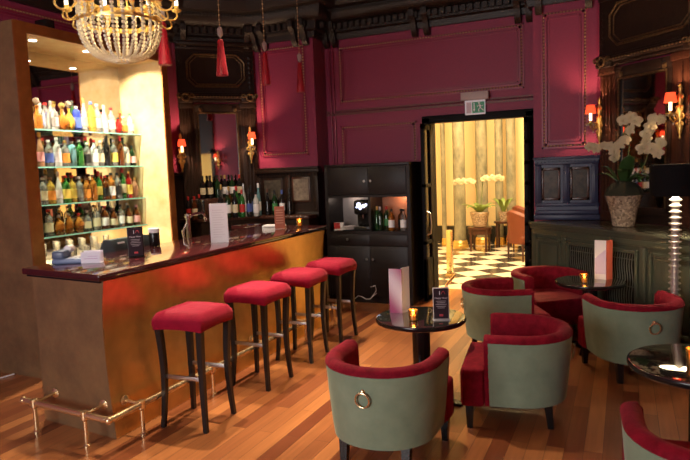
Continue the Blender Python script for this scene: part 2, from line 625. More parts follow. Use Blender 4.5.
def frame_moulding(o, ux, w_, h_, ins=0.0, n=None):
    """gilt-beaded rectangular wall panel moulding. o = lower-left corner, ux = unit along wall, n = outward normal"""
    o, ux = Vector(o), Vector(ux)
    up = Vector((0, 0, 1))
    n = Vector(n)

    def rect(mb, i, wd, th):
        for (a, b, dirv, nv, L) in ((i, i, ux, up, w_ - 2 * i), (i, h_ - i - wd, ux, up, w_ - 2 * i), (i, i, up, ux, h_ - 2 * i), (w_ - i - wd, i, up, ux, h_ - 2 * i)):
            p = o + ux * a + up * b
            vs = []
            for e in (0, 1):
                for k in (0, 1):
                    for q in (0, 1):
                        vs.append(mb.bm.verts.new(p + dirv * (L * e) + nv * (wd * k) + n * (th * q)))
            for f in ((0, 1, 3, 2), (4, 6, 7, 5), (0, 4, 5, 1), (2, 3, 7, 6), (0, 2, 6, 4), (1, 5, 7, 3)):
                mb.bm.faces.new([vs[g] for g in f])
    TRN[0] += 1
    mb = MB()
    rect(mb, 0.0, 0.018, 0.012)
    rect(mb, 0.038, 0.022, 0.022)
    rect(mb, 0.075, 0.014, 0.012)
    struct('trim_%d' % TRN[0], mb, M_redtrim, smooth=False)
    TRN[0] += 1
    mb = MB()
    rows = []
    i = 0.029
    stepn = 0.036
    for L, st, dv in ((w_ - 2 * i, o + ux * i + up * i, ux), (w_ - 2 * i, o + ux * i + up * (h_ - i), ux), (h_ - 2 * i, o + ux * i + up * i, up), (h_ - 2 * i, o + ux * (w_ - i) + up * i, up)):
        k = int(L / stepn)
        for j in range(k + 1):
            mb.ico(st + dv * (L * j / k) + n * 0.010, 0.0125, 1)
    struct('trim_%d' % TRN[0], mb, M_gold_bead)


X, Yd = (1, 0, 0), (0, -1, 0)
frame_moulding((-3.52, 7.65, 2.60), X, 2.43, 0.76, n=Yd)
frame_moulding((-3.52, 7.65, 1.20), X, 1.08, 1.11, n=Yd)
frame_moulding((-4.56, 7.3, 1.93), X, 0.72, 1.46, n=Yd)
frame_moulding((-0.86, 7.35, 1.86), X, 0.49, 1.52, n=Yd)
frame_moulding((-5.4, 5.75, 1.80), (0, 1, 0), 0.6, 1.55, n=(1, 0, 0))
frame_moulding((-5.4, 1.6, 3.10), (0, 1, 0), 3.9, 0.30, n=(1, 0, 0))
frame_moulding((-5.4, 0.0, 0.9), (0, 1, 0), 1.4, 2.4, n=(1, 0, 0))
# horizontal beaded rail over the door
TRN[0] += 1
mb = MB()
mb.box((-3.72, 7.62, 2.45), (-0.95, 7.66, 2.475)).box((-3.72, 7.63, 2.50), (-0.95, 7.66, 2.515))
for k in range(78):
    mb.ico((-3.70 + 0.035 * k, 7.635, 2.487), 0.012, 1)
struct('trim_%d' % TRN[0], mb, mat('dull_gilt_rail', (0.20, 0.07, 0.05), 0.45, var=(0.12, 0.02, 0.03), vscale=60))
# vertical ribs beside the left pier
TRN[0] += 1
mb = MB()
for x in (-3.66, -3.61):
    mb.box((x, 7.62, 1.6), (x + 0.025, 7.66, 3.4), 0.006)
struct('trim_%d' % TRN[0], mb, M_redtrim)

# wainscot on the left pier and behind the counter
mb = MB()
mb.box((-4.66, 7.24, 0), (-3.69, 7.32, 1.70)).box((-3.73, 7.24, 0), (-3.69, 7.66, 1.70))
mb.box((-4.68, 7.19, 1.70), (-3.66, 7.33, 1.745), 0.01).box((-4.66, 7.21, 1.745), (-3.68, 7.33, 1.775), 0.008)
for k in range(22):
    x = -4.64 + k * 0.044
    mb.box((x, 7.21, 1.655), (x + 0.022, 7.25, 1.695))
for x in (-4.66, -4.19, -3.77):
    mb.box((x, 7.215, 1.12), (x + 0.08, 7.25, 1.65), 0.006)
mb.box((-4.66, 7.21, 1.10), (-3.69, 7.25, 1.17), 0.006)
struct('trim_%d' % (TRN[0] + 1), mb, M_darkwood)
mb = MB()
mb.box((-5.42, 5.5, 0), (-5.36, 6.56, 1.72)).box((-5.42, 5.5, 1.72), (-5.32, 6.56, 1.76), 0.01)
struct('trim_%d' % (TRN[0] + 2), mb, M_darkwood)
TRN[0] += 2

# door frame, folding leaves
mb = MB()
mb.box((-2.36, 7.60, 0), (-2.25, 7.68, 2.33), 0.008).box((-1.08, 7.60, 0), (-0.96, 7.68, 2.33), 0.008).box((-2.36, 7.60, 2.26), (-0.96, 7.68, 2.35), 0.008)
mb.box((-2.31, 7.66, 0), (-2.27, 7.90, 2.31)).box((-1.07, 7.66, 0), (-1.03, 7.90, 2.31)).box((-2.31, 7.66, 2.27), (-1.03, 7.90, 2.31))
struct('door_1', mb, M_doorblack)


def leaf(y0, y1, x, panes):
    mb = MB()
    t = 0.045
    mb.box((x, y0, 0.02), (x + t, y0 + 0.06, 2.24), 0.004).box((x, y1 - 0.06, 0.02), (x + t, y1, 2.24), 0.004)
    k = panes
    for i in range(k + 1):
        z = 0.02 + (2.22 - 0.07) * i / k
        mb.box((x, y0, z), (x + t, y1, z + (0.07 if i in (0, k) else 0.045)), 0.004)
    mb.box((x, y0, 0.02), (x + t, y1, 0.55))
    return mb


l1 = struct('door_3', leaf(7.30, 7.62, -2.29, 3), M_doorblack)
g = MB().box((-2.272, 7.34, 0.5), (-2.266, 7.58, 2.2)).obj('pane', mat('dark_door_glass', (0.01, 0.01, 0.012), 0.15, spec=0.2), l1)
h = MB().tube([(-2.245, 7.35, 0.86), (-2.20, 7.35, 0.88), (-2.19, 7.35, 0.98), (-2.20, 7.35, 1.13), (-2.245, 7.35, 1.15)], 0.011).obj('handle', M_steel, l1)
l2 = struct('door_4', leaf(7.34, 7.62, -1.06, 9), M_doorblack)

# ------------------------------------------------------------------ hallway shell
struct('wall_hall_back', MB().box((-7.0, 13.6, 0), (2.5, 13.8, 4.6)), M_hallwall, smooth=False)
struct('wall_hall_left', MB().box((-7.0, 7.9, 0), (-6.8, 13.6, 4.6)), M_hallwall, smooth=False)
struct('wall_hall_right', MB().box((2.3, 7.9, 0), (2.5, 13.6, 4.6)), M_hallwall, smooth=False)
struct('ceiling_hall', MB().box((-7.0, 7.9, 4.4), (2.5, 13.8, 4.6)), M_hallwall, smooth=False)
struct('wall_hall_near', MB().box((-7.0, 7.9, 0), (-2.4, 7.95, 4.6)).box((-0.9, 7.9, 0), (2.5, 7.95, 4.6)).box((-2.4, 7.9, 2.4), (-0.9, 7.95, 4.6)), M_hallwall, smooth=False)
struct('baseboard_hall', MB().box((-6.9, 13.54, 0), (2.4, 13.6, 0.36)), M_skirt, smooth=False)
for i, (x, y, rr, lab) in enumerate([(-3.12, 12.55, 0.125, 'green-grey marble column left of the hall plant, nearest the doorway'),
                                     (-2.78, 13.15, 0.125, 'green-grey marble column directly behind the hall plant'),
                                     (-2.42, 13.2, 0.085, 'slim marble column just right of the hall plant'),
                                     (-2.17, 13.2, 0.10, 'marble column above the orange chairs, rightmost in the doorway'),
                                     (-3.55, 12.9, 0.05, 'thin marble column at the left edge of the doorway')]):
    t = thing('marble_column', lab, 'column', (x, y, 0), group='marble columns in the hall')
    MB().lathe([(rr, 0.16), (rr * 1.0, 2.0), (rr * 0.93, 4.15)], 28).obj('shaft', M_marble, t)
    MB().lathe([(rr * 1.35, 0), (rr * 1.35, 0.06), (rr * 1.2, 0.08), (rr * 1.25, 0.11), (rr * 1.05, 0.16)], 28).obj('base', M_gilt, t)
    MB().lathe([(rr * 0.95, 4.15), (rr * 1.2, 4.2), (rr * 1.5, 4.4)], 28).obj('capital', M_gilt, t)

# ------------------------------------------------------------------ bar counter
BX0, BX1, BY0, BY1 = -3.92, -3.09, 2.87, 6.13
t = thing('bar_counter', 'long gold-leaf bar counter with polished oxblood stone top', 'bar counter', (-3.5, 4.5, 0))
T = Vector((-3.5, 4.5, 0))


def bar_front(z):   # concave curve of the front: sits proud at foot and under the top
    u = z / 1.04
    return -3.028 - 0.068 * math.sin(PI / 2 * min(1, z / 0.80)) + 0.030 * max(0.0, (z - 0.72) / 0.32) ** 2


def bar_back(z):
    u = z / 1.04
    return -3.79 - 0.035 * u ** 1.6


def bar_end(z):
    u = z / 1.04
    return BY0 + 0.02 - 0.025 * (1 - min(1, u)) ** 1.3


zs = [1.045 * i / 16 for i in range(17)]
mb = MB()
# front skin (solid slab 6 cm thick)
secs = []
for y in (None, 6.11):
    secs.append([(bar_front(z), bar_end(z) if y is None else y, z) for z in zs] + [(bar_front(z) - 0.05, (bar_end(z) + 0.05) if y is None else y, z) for z in zs[::-1]])
mb.quadstrip(secs)
secs = [[(bar_front(z), 6.11, z) for z in zs] + [(bar_front(z), 6.06, z) for z in zs[::-1]], [(-3.9, 6.11, z) for z in zs] + [(-3.9, 6.06, z) for z in zs[::-1]]]
mb.quadstrip(secs)
mb.xform(Matrix.Translation(-T)).obj('front_panel', M_goldleaf, t)
mb = MB()
secs = []
for side in (0, 1):
    s = []
    for z in zs:
        s.append((bar_back(z) if side == 0 else bar_front(z) - 0.001, bar_end(z) + (0.075 if side == 0 else 0), z))
    for z in zs[::-1]:
        s.append(((bar_back(z) + 0.05) if side == 0 else bar_front(z) - 0.051, bar_end(z) + 0.05 + (0.075 if side == 0 else 0), z))
    secs.append(s)
mb.quadstrip(secs)
secs = []
for y in (2.98, 6.06):
    secs.append([(bar_back(z), y, z) for z in zs] + [(bar_back(z) + 0.04, y, z) for z in zs[::-1]])
mb.quadstrip(secs)
mb.xform(Matrix.Translation(-T)).obj('end_panel', M_bronze, t)
mb = MB().prism([(-3.915, BY0 + 0.085), (BX1 + 0.03, BY0 - 0.02), (BX1 + 0.03, BY1 + 0.03), (-3.915, BY1 + 0.03)], 1.050, 1.095, 0.010, 3)
mb.xform(Matrix.Translation(-T)).obj('stone_top', M_granite, t)
mb = MB().prism([(-3.885, BY0 + 0.10), (BX1 + 0.008, BY0 + 0.0), (BX1 + 0.008, BY1), (-3.885, BY1)], 1.036, 1.050)
mb.xform(Matrix.Translation(-T)).obj('top_rail', M_black, t)
# inner work shelf
mb = MB().box((-4.2, 3.6, 0.82), (-3.86, 6.0, 0.86)).box((-4.17, 3.65, 0.0), (-4.14, 5.95, 0.82))
mb.xform(Matrix.Translation(-T)).obj('work_shelf', M_steel, t)
# foot rail
mb = MB()
ZR = 0.21
path = [(-3.76, 2.765, ZR), (-2.945, 2.70, ZR), (-2.918, 2.705, ZR), (-2.905, 2.73, ZR), (-2.905, 6.05, ZR)]
mb.tube(path, 0.021, 12)
mb.ico((-3.76, 2.765, ZR), 0.026, 2).ico((-2.908, 2.70, ZR), 0.026, 2)
rail = mb.xform(Matrix.Translation(-T)).obj('foot_rail', M_brass, t)
posts = [(-3.64, 2.755, 0, 1), (-3.13, 2.715, 0, 1), (-2.905, 2.98, -1, 0), (-2.905, 3.75, -1, 0), (-2.905, 4.52, -1, 0), (-2.905, 5.28, -1, 0), (-2.905, 5.95, -1, 0)]
for x, y, dx, dy in posts:
    mb = MB()
    mb.lathe([(0.022, 0), (0.022, 0.012), (0.014, 0.02), (0.013, 0.17), (0.027, 0.185), (0.027, 0.235), (0.0, 0.24)], 12, (x, y, 0))
    L = 0.165
    ex = x + dx * L
    ey = y + dy * L
    if dx: ex = bar_front(0.2) + 0.002
    if dy: ey = bar_end(0.2) - 0.002 + 0.075 * (-3.05 - x) / 0.75
    mb.tube([(x, y, ZR), ((x + ex) / 2, (y + ey) / 2, ZR + 0.005), (ex, ey, ZR + 0.01)], 0.011, 10)
    mb.lathe([(0.034, 0), (0.034, 0.006), (0.018, 0.014)], 14, (ex, ey, ZR + 0.01), axis=(-dx, -dy, 0))
    mb.xform(Matrix.Translation(-T)).obj('post', M_brass, rail)

# return of the counter at its far end
t2 = thing('bar_return', 'short gold-fronted return counter behind the far end of the bar', 'bar counter', (-4.05, 6.2, 0))
MB().box((-0.22, -0.10, 0), (0.10, 0.22, 1.045)).obj('body', M_goldleaf, t2)
MB().box((-0.25, -0.13, 1.045), (0.12, 0.25, 1.095), 0.01).obj('top', M_granite, t2)

# ------------------------------------------------------------------ back bar (gold niche with glass shelves)
NX0, NXM, NX1 = -5.38, -5.20, -4.59
NY0, NY1 = 3.58, 5.44
t = thing('back_bar', 'tall gold-leaf back bar niche with mirrored back and lit glass shelves', 'back bar', (-5.0, 4.5, 0))
T = Vector((-5.0, 4.5, 0))


def part(mb, name, m, parent, T=T, **k):
    return mb.xform(Matrix.Translation(-T)).obj(name, m, parent, **k)


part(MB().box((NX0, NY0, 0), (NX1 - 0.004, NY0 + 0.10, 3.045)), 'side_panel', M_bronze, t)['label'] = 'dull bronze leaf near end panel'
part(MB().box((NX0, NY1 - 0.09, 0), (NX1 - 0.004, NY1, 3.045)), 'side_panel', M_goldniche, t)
mb = MB()
mb.box((NX1 - 0.004, NY0, 0), (NX1 + 0.012, NY0 + 0.12, 3.045)).box((NX1 - 0.004, NY1 - 0.09, 0), (NX1 + 0.012, NY1, 3.045)).box((NX1 - 0.004, NY0 + 0.12, 2.955), (NX1 + 0.012, NY1 - 0.09, 3.045))
part(mb, 'front_frame', mat('copper_gold_frame', (0.50, 0.20, 0.06), 0.38, 0.8, var=(0.38, 0.14, 0.045), vscale=8), t)
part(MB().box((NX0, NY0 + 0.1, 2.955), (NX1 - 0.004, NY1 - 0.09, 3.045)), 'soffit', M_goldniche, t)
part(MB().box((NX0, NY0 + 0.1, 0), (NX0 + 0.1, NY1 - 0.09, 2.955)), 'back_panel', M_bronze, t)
part(MB().box((NXM - 0.012, NY0 + 0.1, 0.93), (NXM, NY1 - 0.09, 2.955)), 'mirror', M_mirror, t)
part(MB().box((NXM - 0.2, NY0 + 0.1, 0.0), (-4.66, NY1 - 0.09, 0.90)), 'base_cabinet', M_blackwood, t)
part(MB().box((NXM, NY0 + 0.1, 0.90), (-4.62, NY1 - 0.09, 0.93), 0.004), 'worktop', mat('pale_worktop', (0.55, 0.50, 0.42), 0.3), t)
SHZ = [2.195, 1.845, 1.49, 1.185]
for z in SHZ:
    part(MB().box((NXM + 0.002, NY0 + 0.10, z - 0.014), (-4.93, NY1 - 0.09, z), 0.002, 1), 'glass_shelf', M_shelf, t)
    part(MB().box((-4.93, NY0 + 0.10, z - 0.014), (-4.926, NY1 - 0.09, z)), 'polished_edge', M_shelfedge, t)
for y in (3.92, 4.52, 5.10):
    part(MB().lathe([(0.030, 2.950), (0.034, 2.952), (0.034, 2.955)], 20, (-4.78, y, 0)), 'downlight', mat('lit_downlight', (1, 1, 1), 0.5, emit=(1, 0.9, 0.75), estr=14), t)
    lamp('niche_downlight', 'SPOT', (-4.78, y, 2.93), 230, (1.0, 0.86, 0.62), 0.03, (-4.93, y + 0.12, 1.0), 150, 1.0)
lamp('niche_strip', 'AREA', (-5.0, 4.5, 1.166), 16, (1.0, 0.80, 0.45), 0.1, (-5.0, 4.5, 0.0), sy=1.5)
tag(MB().box((-0.07, -0.05, 0), (0.07, 0.05, 0.09), 0.01).obj('speaker', M_black, None, (-4.72, 4.01, 3.047)), 'small black loudspeaker box on top of the gold back bar', 'speaker')

# ------------------------------------------------------------------ bottles
SHAPES = {
    'wine': ([(0.033, 0), (0.037, 0.004), (0.037, 0.185), (0.032, 0.205), (0.016, 0.235), (0.0135, 0.25), (0.0135, 0.30)], 0.30, 0.0135, (0.055, 0.145), 0.037),
    'liquor': ([(0.036, 0), (0.040, 0.004), (0.040, 0.165), (0.034, 0.19), (0.017, 0.21), (0.0145, 0.225), (0.0145, 0.265)], 0.265, 0.0145, (0.04, 0.135), 0.040),
    'tall': ([(0.030, 0), (0.034, 0.004), (0.033, 0.16), (0.026, 0.20), (0.014, 0.25), (0.0125, 0.27), (0.0125, 0.32)], 0.32, 0.0125, (0.05, 0.14), 0.034),
    'round': ([(0.030, 0), (0.044, 0.02), (0.055, 0.06), (0.052, 0.10), (0.034, 0.135), (0.016, 0.155), (0.014, 0.165), (0.014, 0.20)], 0.20, 0.014, (0.045, 0.085), 0.0555),
    'decanter': ([(0.040, 0), (0.045, 0.005), (0.045, 0.09), (0.036, 0.12), (0.016, 0.14), (0.015, 0.19), (0.022, 0.195), (0.022, 0.20)], 0.20, 0.020, (0.02, 0.07), 0.0455),
    'flask': ([(0.040, 0), (0.043, 0.004), (0.043, 0.15), (0.036, 0.175), (0.018, 0.19), (0.016, 0.20), (0.016, 0.215)], 0.215, 0.017, (0.03, 0.12), 0.0435),
    'short': ([(0.036, 0), (0.039, 0.004), (0.039, 0.12), (0.030, 0.145), (0.015, 0.165), (0.014, 0.21)], 0.21, 0.0145, (0.03, 0.10), 0.0395),
}
GLASS = {
    'clear': thin_glass('clear_bottle_glass', (0.96, 0.96, 0.94), (0.85, 0.84, 0.80), 0.14),
    'frost': thin_glass('frosted_white_glass', (0.92, 0.92, 0.90), (0.86, 0.86, 0.84), 0.55, 0.2),
    'amber': thin_glass('amber_whisky_glass', (0.90, 0.52, 0.22), (0.60, 0.22, 0.04), 0.40),
    'gold': thin_glass('golden_liqueur_glass', (0.95, 0.76, 0.36), (0.78, 0.48, 0.09), 0.35),
    'green': thin_glass('green_bottle_glass', (0.30, 0.66, 0.28), (0.05, 0.24, 0.05), 0.45),
    'darkgreen': thin_glass('dark_green_bottle_glass', (0.12, 0.26, 0.13), (0.015, 0.05, 0.018), 0.6),
    'brown': thin_glass('brown_bottle_glass', (0.52, 0.24, 0.10), (0.16, 0.045, 0.012), 0.5),
    'black': mat('near_black_bottle_glass', (0.012, 0.011, 0.011), 0.06),
    'blue': thin_glass('cobalt_blue_glass', (0.20, 0.25, 0.70), (0.03, 0.05, 0.36), 0.6),
    'paleblue': thin_glass('pale_blue_glass', (0.66, 0.88, 0.94), (0.32, 0.68, 0.78), 0.4),
    'red': thin_glass('red_liqueur_glass', (0.72, 0.10, 0.08), (0.45, 0.02, 0.02), 0.5),
    'peach': thin_glass('peach_liqueur_glass', (0.94, 0.68, 0.52), (0.75, 0.38, 0.22), 0.4),
}
PAINT = {
    'white': M_white, 'cream': mat('cream_label', (0.75, 0.66, 0.45), 0.6), 'red': mat('red_label', (0.50, 0.03, 0.03), 0.5),
    'black': mat('black_label', (0.015, 0.015, 0.015), 0.5), 'yellow': mat('yellow_label', (0.78, 0.58, 0.12), 0.5),
    'orange': mat('orange_label', (0.75, 0.28, 0.05), 0.5), 'blue': mat('blue_label', (0.06, 0.10, 0.35), 0.5),
    'green': mat('green_label', (0.05, 0.22, 0.07), 0.5), 'gold': mat('gold_cap', (0.70, 0.48, 0.16), 0.35, 0.8),
    'silver': mat('silver_cap', (0.65, 0.65, 0.66), 0.3, 0.9), 'pink': mat('pink_label', (0.75, 0.38, 0.40), 0.5),
    'crystal': mat('crystal_stopper', (0.9, 0.75, 0.6), 0.05, trans=0.6), 'brown': mat('brown_cap', (0.12, 0.05, 0.03), 0.5),
}
MESH = {}


def cached(key, fn):
    if key not in MESH:
        MESH[key] = fn()
    return MESH[key]


def bottle(loc, shape, glass, lab, cap, label, group, scale=1.0, tilt=None):
    prof, h, nr, (l0, l1), lr = SHAPES[shape]
    body = link('bottle', cached((shape, glass), lambda: MB().lathe(prof, 16).mesh('bottle', GLASS[glass])), None, loc)
    tag(body, label, 'bottle', group)
    body.scale = (1, 1, scale)
    if tilt: body.rotation_euler = tilt
    if shape in ('decanter', 'round') and cap in ('crystal', 'gold'):
        f = lambda: MB().lathe([(0.012, h), (0.014, h + 0.012), (0.024, h + 0.022), (0.030, h + 0.042), (0.024, h + 0.062), (0.0, h + 0.07)], 14).mesh('stopper', PAINT[cap])
        link('stopper', cached((shape, 'stop', cap), f), body)
    else:
        c0 = h - (0.045 if shape in ('wine', 'tall') else 0.022)
        f = lambda: MB().lathe([(nr + 0.0015, c0), (nr + 0.0025, c0 + 0.004), (nr + 0.002, h + 0.003), (0.0, h + 0.005)], 14).mesh('cap', PAINT[cap])
        link('cap', cached((shape, 'cap', cap), f), body)
    if lab:
        f = lambda: MB().lathe([(lr + 0.0008, l0), (lr + 0.0008, l1)], 16, cap=False).mesh('paper_label', PAINT[lab])
        link('paper_label', cached((shape, 'lab', lab), f), body)
    return body


ORD = ['first', 'second', 'third', 'fourth', 'fifth', 'sixth', 'seventh', 'eighth', 'ninth', 'tenth', 'eleventh', 'twelfth', 'thirteenth', 'fourteenth', 'fifteenth', 'sixteenth', 'seventeenth', 'eighteenth', 'nineteenth', 'twentieth']
KW = {'wine': 'wine bottle', 'liquor': 'spirit bottle', 'tall': 'slender bottle', 'round': 'round-bellied bottle', 'decanter': 'decanter bottle', 'flask': 'squat flask bottle', 'short': 'short bottle'}
GW = {'clear': 'clear', 'frost': 'frosted white', 'amber': 'amber', 'gold': 'golden', 'green': 'green', 'darkgreen': 'dark green', 'brown': 'brown', 'black': 'black', 'blue': 'cobalt blue', 'paleblue': 'pale blue', 'red': 'red', 'peach': 'peach'}
SHN = ['top', 'second', 'third', 'lowest']
FRONT = [
    [('tall', 'clear', 'white', 'white', 1.05), ('decanter', 'amber', None, 'crystal', 1.1), ('liquor', 'clear', None, 'red', 0.95), ('liquor', 'clear', 'white', 'gold', 0.9), ('round', 'amber', None, 'gold', 1.0), ('round', 'gold', None, 'crystal', 1.1), ('flask', 'blue', 'blue', 'white', 1.15), ('tall', 'clear', 'cream', 'gold', 1.05), ('liquor', 'gold', 'orange', 'blue', 1.15), ('liquor', 'clear', 'white', 'white', 1.1), ('tall', 'frost', 'white', 'white', 0.9), ('liquor', 'clear', 'white', 'red', 1.0), ('short', 'red', None, 'black', 0.8), ('short', 'peach', 'orange', 'white', 0.9), ('liquor', 'clear', 'white', 'green', 0.85)],
    [('tall', 'clear', 'red', 'gold', 1.0), ('tall', 'peach', 'pink', 'gold', 1.0), ('liquor', 'clear', 'blue', 'white', 0.95), ('liquor', 'frost', 'white', 'white', 1.05), ('liquor', 'clear', 'orange', 'gold', 0.95), ('flask', 'paleblue', None, 'silver', 1.15), ('liquor', 'green', None, 'white', 1.0), ('liquor', 'clear', 'black', 'white', 0.9), ('liquor', 'frost', 'white', 'red', 1.0), ('liquor', 'clear', 'cream', 'white', 1.0), ('wine', 'black', None, 'black', 1.05), ('liquor', 'clear', 'yellow', 'silver', 1.05), ('wine', 'brown', None, 'red', 1.05), ('flask', 'frost', 'cream', 'brown', 1.1), ('short', 'darkgreen', 'pink', 'black', 1.05)],
    [('liquor', 'clear', None, 'silver', 0.9), ('liquor', 'clear', 'cream', 'silver', 0.95), ('liquor', 'gold', 'orange', 'brown', 0.95), ('tall', 'frost', 'white', 'silver', 0.95), ('liquor', 'green', 'yellow', 'red', 1.0), ('liquor', 'gold', 'yellow', 'red', 1.0), ('liquor', 'clear', None, 'white', 0.95), ('liquor', 'amber', 'orange', 'brown', 0.9), ('liquor', 'amber', None, 'brown', 1.0), ('wine', 'green', 'yellow', 'red', 1.0), ('liquor', 'brown', 'black', 'red', 0.95), ('liquor', 'amber', 'white', 'black', 1.05), ('liquor', 'clear', 'black', 'black', 1.05), ('wine', 'green', 'cream', 'red', 1.1), ('liquor', 'red', 'yellow', 'gold', 1.1), ('short', 'peach', None, 'gold', 1.05)],
    [('wine', 'darkgreen', 'black', 'gold', 0.85), ('liquor', 'clear', 'cream', 'red', 0.95), ('round', 'amber', None, 'silver', 0.95), ('short', 'amber', None, 'crystal', 0.95), ('round', 'amber', None, 'red', 0.95), ('short', 'clear', 'cream', 'silver', 1.0), ('liquor', 'clear', 'cream', 'gold', 0.95), ('liquor', 'brown', 'white', 'red', 0.9), ('short', 'brown', 'cream', 'brown', 1.0), ('liquor', 'clear', 'white', 'black', 0.9), ('short', 'brown', 'cream', 'black', 1.05), ('short', 'brown', 'pink', 'pink', 1.05)],
]
random.seed(4)
BACKPAL = [('liquor', 'clear', 'cream', 'white'), ('tall', 'frost', None, 'silver'), ('liquor', 'clear', 'white', 'silver'), ('liquor', 'amber', 'cream', 'black'), ('wine', 'green', 'white', 'red'), ('tall', 'clear', None, 'gold'), ('short', 'gold', 'cream', 'brown'), ('liquor', 'brown', 'yellow', 'gold'), ('liquor', 'frost', 'blue', 'white'), ('wine', 'darkgreen', 'cream', 'black'), ('liquor', 'amber', None, 'red')]
for si, row in enumerate(FRONT):
    n = len(row)
    y0, y1 = (3.99, 5.26)
    for i, (sh, gl, lb, cp, sc) in enumerate(row):
        y = y0 + (y1 - y0) * i / (n - 1)
        r_ = SHAPES[sh][4]
        bottle((-4.990 - 0.004 * ((i * 7) % 4), y, SHZ[si]), sh, gl, lb, cp, '%s %s, %s from left in front row, %s glass shelf' % (GW[gl], KW[sh], ORD[i], SHN[si]), 'bottles on the back bar shelves', sc)
    y = 3.95
    for i in range(11):
        sh, gl, lb, cp = BACKPAL[(i * 4 + si * 2) % len(BACKPAL)]
        bottle((-5.118 - 0.01 * (i % 2), y + 1.30 * i / 10, SHZ[si]), sh, gl, lb, cp, '%s %s, %s from left in rear row, %s glass shelf' % (GW[gl], KW[sh], ORD[i], SHN[si]), 'bottles on the back bar shelves', 0.85 + 0.2 * ((i * 3 + si) % 4) / 3)
# tumblers on the worktop under the lowest shelf
gm = thin_glass('thin_tumbler_glass', (0.97, 0.96, 0.93), (0.9, 0.88, 0.82), 0.15)
glass_me = MB().lathe([(0.026, 0), (0.028, 0.004), (0.034, 0.13), (0.031, 0.13), (0.026, 0.01), (0.0, 0.01)], 16).mesh('tumbler', gm)
for i in range(16):
    o = link('tumbler', glass_me, None, (-4.78 - 0.12 * (i % 2), 4.0 + 0.085 * i, 0.93))
    tag(o, 'clear tumbler, %s from left in the row under the lowest bottle shelf' % ORD[i], 'glass', 'tumblers under the shelves')

